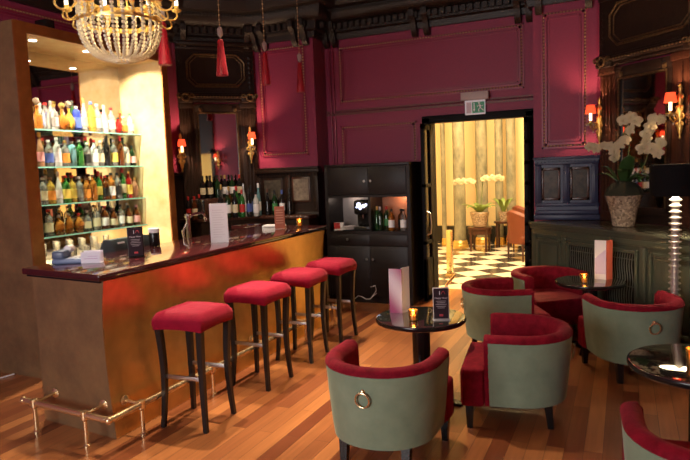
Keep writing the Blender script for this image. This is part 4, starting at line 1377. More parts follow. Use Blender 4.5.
make_table(-1.35, 4.20, 0.325, 'round black pedestal table with the pink menu, in the middle')
make_table(-0.28, 5.91, 0.300, 'round black pedestal table with white folded card, before the sideboard')
make_table(0.385, 3.62, 0.365, 'round glossy table at the right edge reflecting the lamp')
ZT = 0.6200
# folded pink menu on the middle table
t = thing('folded_menu', 'tall folded pink and white menu on the middle table', 'menu', (-1.56, 4.24, ZT), R(10))
pk = mat('pink_stripe_card', (0.62, 0.50, 0.58), 0.4)
nt = pk.node_tree
b = nt.nodes['Principled BSDF']
tc = nt.nodes.new('ShaderNodeTexCoord')
mp = nt.nodes.new('ShaderNodeMapping')
mp.inputs['Rotation'].default_value = (0, R(38), 0)
nt.links.new(tc.outputs['Object'], mp.inputs['Vector'])
wv = nt.nodes.new('ShaderNodeTexWave')
wv.inputs['Scale'].default_value = 1.15
wv.inputs['Distortion'].default_value = 0.4
wv.inputs['Phase Offset'].default_value = 3.4
nt.links.new(mp.outputs['Vector'], wv.inputs['Vector'])
cr = nt.nodes.new('ShaderNodeValToRGB')
cr.color_ramp.elements[0].color = (0.68, 0.60, 0.72, 1)
cr.color_ramp.elements[1].color = (0.36, 0.05, 0.17, 1)
nt.links.new(wv.outputs['Fac'], cr.inputs['Fac'])
nt.links.new(cr.outputs['Color'], b.inputs['Base Color'])
mb = MB().box((-0.045, -0.002, 0), (0.055, 0.001, 0.335), rotz=R(-8), pivot=(0.055, 0, 0))
mb.obj('cover', pk, t)
mb = MB().box((-0.055, 0.002, 0), (0.045, 0.005, 0.342), rotz=R(62), pivot=(-0.055, 0, 0))
mb.xform(Matrix.Translation((0.108, 0.0, 0))).obj('inner_page', M_paper, t)
menu_board((-1.175, 4.13, ZT), R(22), 0.115, 0.235, 'dark happy hour card in a clear stand on the middle table', mat('clear_acrylic', (0.75, 0.75, 0.80), 0.1, trans=0.4))
votive((-1.36, 4.06, ZT), 'lit votive candle between the menus on the middle table', 0.95)
# card and candle on the far table
t = thing('folded_card', 'white and red folded card on the table before the sideboard', 'menu', (-0.20, 5.98, ZT), R(-12))
cw = mat('white_lilac_card', (0.80, 0.76, 0.80), 0.45)
MB().box((-0.045, -0.002, 0), (0.055, 0.002, 0.36)).obj('white_page', cw, t)
mb = MB()
mb.prism([(-0.043, 0.16), (0.053, 0.25), (0.053, 0.02), (-0.043, 0.02)], 0.0, 0.0015)
mb.xform(Matrix.Translation((0, -0.0022, 0.03)) @ Matrix.Rotation(R(90), 4, 'X')).obj('lilac_print', mat('lilac_print', (0.62, 0.52, 0.74), 0.45), t)
MB().box((0.055, -0.002, 0), (0.125, 0.002, 0.36), rotz=R(55), pivot=(0.055, 0, 0)).obj('red_page', mat('coral_page', (0.60, 0.12, 0.07), 0.45), t)
votive((-0.32, 5.77, ZT), 'lit votive candle on the table before the sideboard', 0.95)
votive((0.335, 3.56, ZT), 'lit votive candle on the glossy table at the right edge', 1.05)

# ------------------------------------------------------------------ dark cabinet between bar and door
CX0, CX1, CY0, CY1, CZ = -3.53, -2.375, 7.10, 7.58, 1.745
t = thing('drinks_cabinet', 'tall dark wenge cabinet with lit open shelf between bar and door', 'cabinet', (CX0, CY0, 0))
T2 = Vector((CX0, CY0, 0))
W_ = CX1 - CX0
mb = MB()
mb.box((0, 0, 0), (0.045, 0.48, CZ)).box((W_ - 0.045, 0, 0), (W_, 0.48, CZ)).box((0.045, 0.45, 0), (W_ - 0.045, 0.48, CZ))
mb.box((0, -0.01, CZ), (W_, 0.48, CZ + 0.035), 0.004).box((0.045, 0.02, 1.355), (W_ - 0.045, 0.45, 1.385)).box((0.045, 0.0, 0.885), (W_ - 0.045, 0.45, 0.925))
mb.box((W_ * 0.525 - 0.015, 0.02, 0.925), (W_ * 0.525 + 0.015, 0.45, 1.355)).box((0.045, 0.03, 0), (W_ - 0.045, 0.45, 0.09))
mb.obj('carcass', M_wenge, t)
MB().box((0.045, 0.44, 0.925), (W_ * 0.525 - 0.015, 0.449, 1.355)).obj('niche_back', mat('niche_back_grey_light', (0.35, 0.33, 0.33), 0.5), t)  # whitish grey light in the left half put into the back's colour
MB().box((W_ * 0.525 + 0.015, 0.44, 0.925), (W_ - 0.045, 0.449, 1.355)).obj('niche_back', mat('niche_back_orange_light', (0.42, 0.20, 0.12), 0.4), t)  # orange light in the right half put into the back's colour


def cdoor(x0, x1, z0, z1, kx, kz, nm='door'):
    d = MB().box((x0, -0.004, z0), (x1, 0.018, z1), 0.003).obj(nm, M_wenge, t)
    if kx is not None:
        MB().lathe([(0.006, 0), (0.006, 0.014), (0.016, 0.018), (0.016, 0.026), (0.0, 0.028)], 12, (kx, -0.004, kz), axis=(0, -1, 0)).obj('knob', mat('dull_nickel', (0.30, 0.29, 0.28), 0.35, 1.0), d)


mid_ = W_ * 0.525
cdoor(0.048, mid_ - 0.002, 1.39, CZ - 0.003, mid_ - 0.045, 1.56)
cdoor(mid_ + 0.002, W_ - 0.048, 1.39, CZ - 0.003, mid_ + 0.04, 1.56)
cdoor(0.048, mid_ - 0.002, 0.74, 0.882, mid_ * 0.5, 0.82, 'drawer')
cdoor(mid_ + 0.002, W_ - 0.048, 0.74, 0.882, None, 0, 'drawer')
cdoor(0.048, mid_ - 0.002, 0.095, 0.735, mid_ - 0.045, 0.57)
cdoor(mid_ + 0.002, W_ - 0.048, 0.095, 0.735, mid_ + 0.04, 0.57)
lamp('cabinet_lamp', 'POINT', (CX0 + 0.24, CY0 + 0.34, 1.32), 0.6, (1.0, 0.75, 0.6), 0.03)
lamp('cabinet_lamp', 'POINT', (CX0 + 0.92, CY0 + 0.34, 1.32), 1.3, (1.0, 0.5, 0.25), 0.03)
zs_ = 0.926
t = thing('coffee_machine', 'black coffee machine with glowing display in the cabinet shelf', 'coffee machine', (CX0 + 0.46, CY0 + 0.19, zs_))
MB().box((-0.11, -0.10, 0.0), (0.11, 0.14, 0.05), 0.01).obj('base', M_black, t)
MB().box((-0.11, 0.02, 0.05), (0.11, 0.14, 0.34), 0.02, 3).box((-0.11, -0.10, 0.20), (0.11, 0.10, 0.39), 0.035, 4).obj('body', M_black, t)
gl_ = mat('glowing_display', (0.8, 0.85, 1.0), 0.3, emit=(0.62, 0.66, 1.0), estr=3.0)
mb = MB()
for (a, b, r_) in ((-0.03, 0.33, 0.030), (0.035, 0.315, 0.024), (-0.01, 0.285, 0.018), (0.07, 0.33, 0.016), (-0.06, 0.30, 0.012)):
    mb.lathe([(r_, 0), (r_, 0.004), (0, 0.005)], 16, (a, -0.1005, b), axis=(0, -1, 0))
mb.obj('display', gl_, t)
MB().lathe([(0.012, 0.15), (0.014, 0.20)], 12, (0, -0.03, 0)).obj('nozzle', M_chrome, t)
t = thing('saucer_stack', 'stack of white saucers beside the coffee machine', 'saucers', (CX0 + 0.27, CY0 + 0.13, zs_))
for k in range(4):
    MB().lathe([(0.04, 0.012 * k), (0.085, 0.012 * k + 0.014), (0.085, 0.012 * k + 0.018), (0.0, 0.012 * k + 0.010)], 24).obj('saucer', M_white, t)
t = thing('sachet_box', 'small red and white sachet box at the left of the cabinet shelf', 'box', (CX0 + 0.13, CY0 + 0.12, zs_), R(12))
MB().box((-0.06, -0.04, 0), (0.06, 0.04, 0.10), 0.002).obj('carton', M_white, t)
MB().box((-0.061, -0.041, 0.02), (0.02, -0.0402, 0.10)).obj('red_print', PAINT['red'], t)
cab = [('wine', 'green', None, 'gold'), ('wine', 'darkgreen', None, 'silver'), ('wine', 'darkgreen', 'green', 'red'), ('liquor', 'amber', 'white', 'black'), ('liquor', 'brown', 'black', 'black'), ('liquor', 'clear', 'white', 'black'), ('wine', 'green', 'white', 'gold')]
cx = [0.635, 0.70, 0.765, 0.86, 0.955, 1.02, 0.735]
cy = [0.20, 0.14, 0.20, 0.12, 0.22, 0.12, 0.30]
cl = ['green wine bottle just right of the coffee machine', 'dark green silver-topped bottle, second in the cabinet shelf', 'dark green red-topped bottle in the middle of the cabinet shelf', 'amber bottle with white label in the lit cabinet shelf', 'brown bottle with black label in the lit cabinet shelf', 'clear bottle with white label at the cabinet shelf end', 'green wine bottle at the rear of the cabinet shelf']
for (sh, gl, lb, cp), a, b_, lab in zip(cab, cx, cy, cl):
    bottle((CX0 + a, CY0 + b_, zs_), sh, gl, lb, cp, lab, 'bottles in the cabinet shelf')
# power cable hanging in front of the cabinet
mb = MB()
pts = [(-3.14 + 0.05 * k, 7.06 - 0.02 * math.sin(k), 0.06 + 0.035 * math.sin(k * 1.3) + 0.008 * k) for k in range(7)]
mb.tube(pts, 0.005, 6)
mb.tube([(-2.90, 7.06, 0.10), (-2.84, 7.05, 0.18), (-2.85, 7.05, 0.24), (-2.92, 7.06, 0.22)], 0.004, 6)
tag(mb.obj('power_cable', M_white), 'white power cable curled at the foot of the dark cabinet', 'cable')

mb = MB()
mb.tube([(-5.25, 3.35, 0.006), (-5.15, 3.41, 0.006), (-5.04, 3.40, 0.006), (-4.97, 3.46, 0.006), (-4.93, 3.56, 0.012)], 0.006, 6)
tag(mb.obj('floor_cable', M_white), 'thin white cable on the floor at the foot of the gold back bar', 'cable')

# ------------------------------------------------------------------ exit sign
t = thing('exit_sign', 'green running man exit sign above the doorway', 'exit sign', (-1.67, 7.60, 2.33))
MB().box((-0.17, -0.05, 0.17), (0.17, 0.02, 0.27), 0.008).obj('housing', mat('beige_housing', (0.50, 0.40, 0.38), 0.5), t)
MB().box((-0.125, -0.018, -0.005), (0.125, 0.004, 0.17), 0.003).obj('panel', mat('sign_white', (0.75, 0.72, 0.75), 0.4, emit=(0.8, 0.8, 0.85), estr=0.15), t)
MB().box((-0.035, -0.0205, 0.014), (0.115, -0.0175, 0.146)).obj('green_field', mat('exit_green', (0.012, 0.13, 0.055), 0.4, emit=(0.01, 0.14, 0.06), estr=0.3), t)
MB().box((-0.105, -0.0205, 0.014), (-0.045, -0.0175, 0.146)).obj('white_door', mat('sign_pink_white', (0.62, 0.50, 0.55), 0.4), t)
mb = MB()


def flat(mb, poly, y=-0.0225):
    a = [mb.bm.verts.new((x, y, z)) for x, z in poly]
    b = [mb.bm.verts.new((x, y + 0.002, z)) for x, z in poly]
    mb.bm.faces.new(a)
    mb.bm.faces.new(b[::-1])
    for i in range(len(a)):
        j = (i + 1) % len(a)
        mb.bm.faces.new((a[i], a[j], b[j], b[i]))


flat(mb, [(-0.016, 0.135), (-0.004, 0.135), (-0.004, 0.06), (0.006, 0.06), (-0.010, 0.03), (-0.026, 0.06), (-0.016, 0.06)])
mb.obj('arrow', M_white, t)
mb = MB()
mb.lathe([(0.010, 0), (0.010, 0.002), (0, 0.002)], 14, (0.050, -0.0205, 0.130), axis=(0, -1, 0))
y_ = -0.0215
for pts, r_ in (([(0.055, y_, 0.114), (0.066, y_, 0.075)], 0.009), ([(0.058, y_, 0.112), (0.036, y_, 0.100), (0.030, y_, 0.082)], 0.0045), ([(0.058, y_, 0.112), (0.080, y_, 0.094), (0.098, y_, 0.100)], 0.0045), ([(0.066, y_, 0.076), (0.046, y_, 0.058), (0.044, y_, 0.028)], 0.0055), ([(0.066, y_, 0.076), (0.088, y_, 0.056), (0.104, y_, 0.036)], 0.0055)):
    mb.tube(pts, r_, 8)
for v in mb.bm.verts:
    v.co.y = -0.0205 + (v.co.y + 0.0205) * 0.18
mb.obj('running_figure', M_white, t)

# ------------------------------------------------------------------ sideboard along the angled wall
q = R(-45)
t = thing('sideboard', 'long dark olive panelled sideboard along the angled wall', 'sideboard', (-0.94, 7.05, 0), q)
# local: x along front, -y toward the room
L_ = 3.2
D_ = 0.66


def back_y(x):    # keep clear of the pier (pier front at y = 7.35 in the room)
    return min(D_, 0.40 + x * 1.0)


mb = MB()
poly = [(0.02, 0.0), (L_, 0.0), (L_, D_), (0.23, D_ - 0.02), (0.02, 0.40)]
mb.prism(poly, 0.0, 0.99)
mb.obj('body', M_side, t)
mb = MB()
mb.prism([(-0.01, -0.035), (L_, -0.035), (L_, D_), (0.22, D_ - 0.02), (-0.01, 0.42)], 1.025, 1.052, 0.006)
mb.prism([(0.0, -0.02), (L_, -0.02), (L_, D_ - 0.01), (0.23, D_ - 0.03), (0.0, 0.41)], 0.985, 1.025, 0.006)
mb.obj('top', mat('olive_black_top', (0.075, 0.078, 0.055), 0.22), t)
mb = MB()
mb.box((0.02, -0.02, 0.93), (L_, 0.0, 0.985), 0.006).box((0.02, -0.03, 0.0), (L_, 0.0, 0.16), 0.008)
for xx in (0.02, 0.50, 1.52, 2.5):
    mb.box((xx, -0.018, 0.16), (xx + 0.07, 0.0, 0.93), 0.004)
mb.obj('frame', M_side, t)
for (a, b_, gr) in ((0.10, 0.50, 0), (0.58, 1.00, 1), (1.06, 1.50, 1), (1.62, 2.48, 0), (2.6, 3.15, 0)):
    mb = MB()
    for (p0, p1) in (((a, -0.022, 0.20), (b_, 0, 0.235)), ((a, -0.022, 0.855), (b_, 0, 0.89)), ((a, -0.022, 0.20), (a + 0.035, 0, 0.89)), ((b_ - 0.035, -0.022, 0.20), (b_, 0, 0.89))):
        mb.box(p0, p1, 0.006)
    if gr:
        pn = mb.obj('grille_panel', M_side, t)
        mb = MB()
        k = int((b_ - a - 0.1) / 0.028)
        for i in range(k):
            xx = a + 0.06 + (b_ - a - 0.12) * i / (k - 1)
            mb.tube([(xx + 0.008 * math.sin(j * 1.1), -0.012, 0.24 + 0.61 * j / 12) for j in range(13)], 0.0055, 6)
        for i in range(3):
            zz = 0.30 + 0.50 * i / 2
            mb.box((a + 0.04, -0.010, zz - 0.003), (b_ - 0.04, -0.004, zz + 0.003))
        mb.obj('grille_bars', mat('grille_paint', (0.085, 0.088, 0.062), 0.4), pn)
        MB().box((a + 0.035, -0.003, 0.235), (b_ - 0.035, 0.001, 0.855)).obj('grille_backing', M_black, pn)
    else:
        mb.box((a + 0.07, -0.012, 0.27), (b_ - 0.07, 0.0, 0.82), 0.006)
        mb.obj('panel', M_side, t)

# navy mirrored cabinet on the right pier
t = thing('wall_cabinet', 'navy painted wall cabinet with two small mirrored panels', 'wall cabinet', (-0.60, 7.33, 1.055))
mb = MB()
mb.box((-0.32, -0.06, 0.0), (0.34, 0.0, 0.66)).box((-0.34, -0.10, 0.0), (0.36, 0, 0.06), 0.008).box((-0.33, -0.09, 0.06), (0.35, 0, 0.11), 0.01).box((-0.33, -0.08, 0.15), (0.35, 0, 0.19), 0.008)
mb.box((-0.33, -0.08, 0.62), (0.35, 0, 0.66), 0.008).box((-0.345, -0.11, 0.68), (0.365, 0, 0.71), 0.008).box((-0.33, -0.09, 0.66), (0.35, 0, 0.68))
for x in (-0.33, -0.025, 0.27):
    mb.box((x, -0.085, 0.19), (x + 0.07, 0, 0.62), 0.006)
    mb.box((x + 0.02, -0.095, 0.22), (x + 0.05, 0, 0.60), 0.006)
for k in range(17):
    mb.box((-0.325 + 0.04 * k, -0.10, 0.645), (-0.305 + 0.04 * k, -0.08, 0.68))
mb.obj('body', M_navy, t)
for x in (-0.155, 0.15):
    mb = MB()
    w2 = 0.10
    for (p0, p1) in (((x - w2, -0.075, 0.22), (x + w2, -0.055, 0.25)), ((x - w2, -0.075, 0.56), (x + w2, -0.055, 0.59)), ((x - w2, -0.075, 0.22), (x - w2 + 0.025, -0.055, 0.59)), ((x + w2 - 0.025, -0.075, 0.22), (x + w2, -0.055, 0.59))):
        mb.box(p0, p1, 0.004)
    f = mb.obj('mirror_frame', M_mahog, t)
    MB().box((x - w2 + 0.02, -0.068, 0.245), (x + w2 - 0.02, -0.061, 0.565)).obj('mirror', mat('dark_reflection_glass', (0.030, 0.025, 0.020), 0.3, var=(0.09, 0.065, 0.04), vscale=14, spec=0.15), f)  # dark mirror reflection with small highlights painted as speckled colour

# ------------------------------------------------------------------ orchid in crackled glass vase on the sideboard
PO = Vector((-0.005, 6.57, 1.0535))
t = thing('potted_orchid', 'cream orchid in a crackled glass vase on the sideboard', 'potted plant', PO)
MB().lathe([(0.095, 0), (0.102, 0.006), (0.115, 0.09), (0.138, 0.20), (0.168, 0.29), (0.178, 0.300), (0.172, 0.305), (0.155, 0.29), (0.12, 0.18), (0.09, 0.02), (0.0, 0.015)], 40).obj('vase', M_crackle, t)
MB().lathe([(0.155, 0.285), (0.176, 0.31), (0.172, 0.34), (0.152, 0.38), (0.11, 0.42), (0.06, 0.445), (0.0, 0.45)], 28).obj('moss', M_moss, t)


def leafmesh(mb, base, tip, bend, wd):
    base, tip = Vector(base), Vector(tip)
    d = tip - base
    side = d.cross(Vector((0, 0, 1))).normalized()
    secs = []
    for k in range(9):
        u = k / 8
        p = base + d * u + Vector((0, 0, bend * math.sin(PI * u * 0.8)))
        w_ = wd * (math.sin(PI * (0.06 + 0.94 * u)) ** 0.7) + 0.002
        up = Vector((0, 0, 0.004))
        dip = Vector((0, 0, -0.25 * w_))
        secs.append([p - side * w_ - dip, p + dip * 0.4 + up * 0.3, p + side * w_ - dip, p + side * w_ - dip - up, p - up, p - side * w_ - dip - up])
    mb.quadstrip(secs)


for bx, tp, bd, wd in (((-0.03, 0, 0.42), (-0.26, 0.10, 0.46), 0.07, 0.035), ((0, -0.03, 0.42), (-0.02, -0.24, 0.50), 0.08, 0.045), ((0.03, 0, 0.43), (0.22, -0.12, 0.44), 0.07, 0.04), ((0, 0.02, 0.43), (0.10, 0.10, 0.66), 0.03, 0.04), ((0.02, -0.03, 0.42), (0.17, -0.24, 0.44), 0.05, 0.036), ((-0.04, -0.02, 0.42), (-0.20, -0.08, 0.56), 0.06, 0.045), ((0.0, -0.02, 0.42), (0.05, -0.14, 0.68), 0.02, 0.07)):
    mb = MB()
    leafmesh(mb, bx, tp, bd, wd)
    mb.obj('leaf', M_leaf, t)


def flower_mesh():
    mb = MB()
    for k in range(5):
        a = PI / 2 + 2 * PI * k / 5
        wide = 0.030 if k in (1, 4) else 0.020
        ln = 0.052 if k in (1, 4) else 0.050
        d = Vector((math.cos(a), 0, math.sin(a)))
        s = Vector((-math.sin(a), 0, math.cos(a)))
        secs = []
        for j in range(6):
            u = j / 5
            p = d * (ln * u + 0.004) + Vector((0, -0.012 * math.sin(PI * u) + 0.006 * u, 0))
            w_ = wide * math.sin(PI * (0.12 + 0.80 * u)) ** 0.8
            secs.append([p - s * w_, p + Vector((0, -0.003, 0)), p + s * w_, p + s * w_ + Vector((0, 0.002, 0)), p + Vector((0, 0.001, 0)), p - s * w_ + Vector((0, 0.002, 0))])
        mb.quadstrip(secs)
    mb.ico((0, -0.012, -0.006), 0.010, 1, (1, 1.3, 1))
    return mb.mesh('flower', M_petal)


FM = flower_mesh()
F1 = [(-0.31, 6.86, 1.85), (-0.25, 6.80, 1.83), (-0.18, 6.73, 1.85), (-0.12, 6.68, 1.84), (-0.08, 6.63, 1.79), (-0.07, 6.62, 1.73), (-0.03, 6.58, 1.85), (0.02, 6.53, 1.89), (0.06, 6.49, 1.98), (0.0, 6.54, 2.08), (0.07, 6.47, 2.10), (0.11, 6.44, 2.06)]
F2 = [(0.31, 6.24, 2.05), (0.25, 6.30, 2.06), (0.23, 6.32, 1.99), (0.20, 6.34, 1.93), (0.17, 6.38, 1.80), (0.24, 6.30, 1.79), (0.31, 6.24, 1.84), (0.29, 6.26, 1.75), (0.20, 6.36, 1.86)]
S1 = [(0.0, 6.56, 1.48), (0.03, 6.56, 1.70), (0.05, 6.53, 1.92), (0.06, 6.51, 2.04), (0.03, 6.53, 2.07), (-0.02, 6.57, 1.93), (-0.12, 6.67, 1.84), (-0.31, 6.84, 1.86)]
S2 = [(0.05, 6.55, 1.48), (0.17, 6.44, 1.65), (0.21, 6.38, 1.82), (0.23, 6.35, 1.98), (0.26, 6.31, 2.07), (0.32, 6.25, 2.05)]


def smooth(pts, n=4):
    P = [Vector(p) for p in pts]
    out = []
    for i in range(len(P) - 1):
        p0, p1, p2, p3 = P[max(i - 1, 0)], P[i], P[i + 1], P[min(i + 2, len(P) - 1)]
        for k in range(n):
            u = k / n
            out.append(0.5 * ((2 * p1) + (p2 - p0) * u + (2 * p0 - 5 * p1 + 4 * p2 - p3) * u * u + (3 * p1 - p0 - 3 * p2 + p3) * u ** 3))
    out.append(P[-1])
    return out


random.seed(7)
for S, Fs in ((S1, F1), (S2, F2)):
    st = MB().tube([Vector(p) - PO for p in smooth(S)], 0.005, 8).obj('flower_stem', M_stem, t)
    for p in Fs:
        o = link('flower', FM, st, Vector(p) - PO + Vector((-0.015, -0.02, 0)))
        o.rotation_euler = (R(random.uniform(-25, 15)), R(random.uniform(-30, 30)), R(random.uniform(-35, 25)))
        k = random.uniform(0.95, 1.2)
        o.scale = (k, k, k)

# ------------------------------------------------------------------ floor lamp
t = thing('floor_lamp', 'floor lamp with black drum shade and ringed silver pole', 'floor lamp', (0.372, 5.50, 0))
bob = mat('ringed_silver_pole', (0.62, 0.57, 0.52), 0.32, 0.6)
MB().lathe([(0.17, 0), (0.17, 0.015), (0.05, 0.025), (0.03, 0.05)], 36).obj('base', bob, t)
prof = [(0.02, 0.03)]
z = 0.05
while z < 1.37:
    prof += [(0.027, z), (0.029, z + 0.012), (0.045, z + 0.020), (0.047, z + 0.024), (0.045, z + 0.028), (0.029, z + 0.036)]
    z += 0.048
prof += [(0.02, 1.40), (0.012, 1.42), (0.012, 1.50)]
MB().lathe(prof, 24).obj('pole', bob, t, angle=80)
MB().lathe([(0.190, 1.405), (0.190, 1.652), (0.184, 1.652), (0.184, 1.405)], 48, cap=False).obj('lamp_shade', mat('black_fabric_shade', (0.008, 0.007, 0.008), 0.85, spec=0.1), t)
MB().lathe([(0.183, 1.41), (0.183, 1.648)], 48, cap=False).obj('shade_lining', mat('cream_shade_lining', (0.85, 0.75, 0.55), 0.6), t)
MB().lathe([(0.012, 1.49), (0.03, 1.52), (0.036, 1.56), (0.02, 1.59), (0.0, 1.60)], 20).obj('bulb', mat('lit_bulb', (1, 0.95, 0.8), 0.4, emit=(1.0, 0.80, 0.50), estr=12), t)
MB().lathe([(0.045, 1.418), (0.178, 1.418), (0.178, 1.422), (0.045, 1.422)], 40, cap=False).obj('diffuser', mat('lit_lamp_diffuser', (1, 0.95, 0.85), 0.5, emit=(1.0, 0.80, 0.52), estr=24), t)
lamp('floor_lamp_bulb', 'POINT', (0.372, 5.50, 1.585), 5, (1.0, 0.76, 0.45), 0.04)

# ------------------------------------------------------------------ chandelier
CH = Vector((-2.94, 3.07, 0))
t = thing('chandelier', 'gilt chandelier with a basket of crystal beads above the bar', 'chandelier', (CH.x, CH.y, 2.45))


def CP(mb, name, m, parent=t, **k):
    return mb.xform(Matrix.Translation((0, 0, -2.45))).obj(name, m, parent, **k)


mb = MB()
mb.lathe([(0.225, 2.80), (0.252, 2.795), (0.258, 2.81), (0.252, 2.845), (0.232, 2.85), (0.225, 2.83)], 48, cap=False)
for k in range(12):
    a = 2 * PI * k / 12
    mb.ico((0.250 * math.cos(a), 0.250 * math.sin(a), 2.845), 0.032, 1, (1, 1, 0.8))
CP(mb, 'upper_ring', M_gilt)
mb = MB()
mb.lathe([(0.232, 2.688), (0.254, 2.685), (0.258, 2.70), (0.252, 2.712), (0.232, 2.712)], 48, cap=False)
CP(mb, 'lower_ring', M_gilt)
CP(MB().lathe([(0.008, 2.8), (0.008, 3.3), (0.03, 3.32), (0.05, 3.36), (0.03, 3.40), (0.008, 3.42), (0.008, 3.87), (0.06, 3.88), (0.075, 3.945)], 16), 'stem', M_gilt)
for k in range(6):
    a = 2 * PI * k / 6
    CP(MB().tube([(0.24 * math.cos(a), 0.24 * math.sin(a), 2.84), (0.16 * math.cos(a), 0.16 * math.sin(a), 3.05), (0.03 * math.cos(a), 0.03 * math.sin(a), 3.36)], 0.006, 6), 'chain', M_gilt)
# candle arms
for k in range(8):
    a = 2 * PI * (k + 0.28) / 8
    c, s = math.cos(a), math.sin(a)
    pr = [(0.250, 2.80), (0.29, 2.755), (0.345, 2.745), (0.375, 2.77), (0.375, 2.80)]
    mb = MB().tube(smooth([(c * r_, s * r_, z) for r_, z in pr], 3), 0.007, 8)
    mb.tube(smooth([(c * r_, s * r_, z) for r_, z in [(0.250, 2.72), (0.30, 2.685), (0.335, 2.70), (0.33, 2.735)]], 3), 0.006, 8)
    mb.lathe([(0.008, 2.795), (0.03, 2.805), (0.034, 2.815), (0.014, 2.818), (0.016, 2.84), (0.0, 2.84)], 14, (c * 0.375, s * 0.375, 0))
    ar = CP(mb, 'arm', M_gilt)
    CP(MB().lathe([(0.012, 2.84), (0.012, 2.93), (0.0, 2.935)], 12, (c * 0.375, s * 0.375, 0)), 'candle', mat('lit_chandelier_candle', (1, 0.95, 0.85), 0.4, emit=(1.0, 0.85, 0.6), estr=3.0), ar)
# bead strands
NS = 26


def bead_strand():
    mb = MB()
    # upper band between the rings
    for i in range(5):
        mb.ico((0.248, 0, 2.786 - 0.0265 * i), 0.0145, 1)
    # curved basket
    n = 12
    for i in range(n):
        u = (i + 0.5) / n
        a = u * PI / 2
        r_ = 0.085 + (0.250 - 0.085) * math.cos(a) ** 0.85
        z = 2.685 - 0.215 * math.sin(a) ** 1.05
        mb.ico((r_, 0, z), 0.0138 - 0.002 * u, 1)
    return mb.xform(Matrix.Translation((0, 0, -2.45))).mesh('bead_strand', M_crystal, angle=5)


BS = bead_strand()
for k in range(NS):
    o = link('bead_strand', BS, t)
    o.rotation_euler = (0, 0, 2 * PI * k / NS)
mb = MB()
for rr in (0.09, 0.065, 0.04):
    n = int(2 * PI * rr / 0.024)
    for i in range(n):
        a = 2 * PI * i / n
        mb.ico((rr * math.cos(a), rr * math.sin(a), 2.462 - 0.01 * (0.09 - rr) / 0.05), 0.011, 1)
CP(mb, 'bead_rosette', M_crystal, angle=5)
CP(MB().lathe([(0.028, 2.45), (0.03, 2.458), (0.02, 2.466), (0.0, 2.466)], 16), 'bottom_boss', M_gilt)
for k in range(4):
    a = 2 * PI * k / 4 + 0.3
    lamp('chandelier_bulb', 'POINT', (CH.x + 0.12 * math.cos(a), CH.y + 0.12 * math.sin(a), 2.66), 5, (1.0, 0.78, 0.45), 0.03)
for k in range(4):
    a = 2 * PI * (k + 0.28) / 4
    lamp('chandelier_bulb', 'POINT', (CH.x + 0.375 * math.cos(a), CH.y + 0.375 * math.sin(a), 2.99), 5, (1.0, 0.76, 0.45), 0.03)

# ------------------------------------------------------------------ hanging red tassels
def tassel(x, y, zc, zt, zb, label, r=0.035):
    t = thing('red_tassel', label, 'tassel', (x, y, zb), 0, 'red tassels hanging over the bar')
    MB().tube([(0, 0, zc - zb), (0, 0, 3.95 - zb)], 0.003, 6).obj('cord', mat('gold_brown_cord', (0.30, 0.18, 0.08), 0.5), t)
    mb = MB()
    n = int((3.9 - zc) / 0.045)
    for i in range(n):
        mb.ico((0, 0, zc - zb + 0.04 + 0.045 * i), 0.008, 1)
    mb.obj('bead_cord', M_gold_bead, t)
    MB().ico((0, 0, (zc + zt) / 2 - zb + 0.02), 0.030, 1, (1.0, 1.0, 2.0)).obj('crystal_drop', mat('pink_crystal', (0.95, 0.80, 0.82), 0.05, trans=0.6), t, angle=5)
    h = zt - zb
    prof = [(0.0, h + 0.01), (r * 0.35, h), (r * 0.55, h - 0.02), (r * 0.48, h - 0.05), (r * 0.55, h - 0.07), (r * 0.80, h * 0.35), (r, 0.01), (r * 0.98, 0.0), (0.0, 0.004)]
    MB().lathe(prof, 18).obj('tassel_skirt', M_tassel, t)
    return t


tassel(-3.40, 4.80, 3.04, 2.95, 2.62, 'red tassel just right of the chandelier, largest of the hanging ones', 0.055)
tassel(-3.40, 5.57, 3.04, 2.95, 2.62, 'middle red tassel hanging in front of the red pier', 0.05)
tassel(-3.40, 6.32, 3.03, 2.95, 2.62, 'rightmost red tassel hanging in front of the red pier', 0.05)
tassel(-3.40, 4.02, 3.04, 2.95, 2.61, 'red tassel partly hidden behind the chandelier', 0.055)

# ------------------------------------------------------------------ furnishings of the hall
t = thing('hall_table', 'small dark table under the orchid pot in the hall', 'table', (-2.62, 12.15, 0))
MB().lathe([(0.24, 0.44), (0.24, 0.48), (0.0, 0.48)], 32).obj('top', M_mahog, t)
for sx in (-1, 1):
    for sy in (-1, 1):
        MB().box((sx * 0.15 - 0.02, sy * 0.15 - 0.02, 0), (sx * 0.15 + 0.02, sy * 0.15 + 0.02, 0.44)).obj('leg', M_mahog, t)
MB().lathe([(0.22, 0.34), (0.22, 0.44)], 32, cap=False).obj('apron', M_mahog, t)
t = thing('hall_orchid', 'white orchid in a patterned pot on the dark hall table', 'potted plant', (-2.62, 12.15, 0.482))
MB().lathe([(0.10, 0), (0.13, 0.01), (0.15, 0.12), (0.19, 0.28), (0.18, 0.30), (0.0, 0.28)], 28).obj('pot', M_crackle, t)
for k in range(9):
    a = 2 * PI * k / 9
    mb = MB()
    leafmesh(mb, (0.03 * math.cos(a), 0.03 * math.sin(a), 0.28), (0.36 * math.cos(a), 0.36 * math.sin(a), 0.34 + 0.05 * (k % 2)), 0.10, 0.05)
    mb.obj('leaf', mat('light_orchid_leaf', (0.20, 0.30, 0.07), 0.4), t)
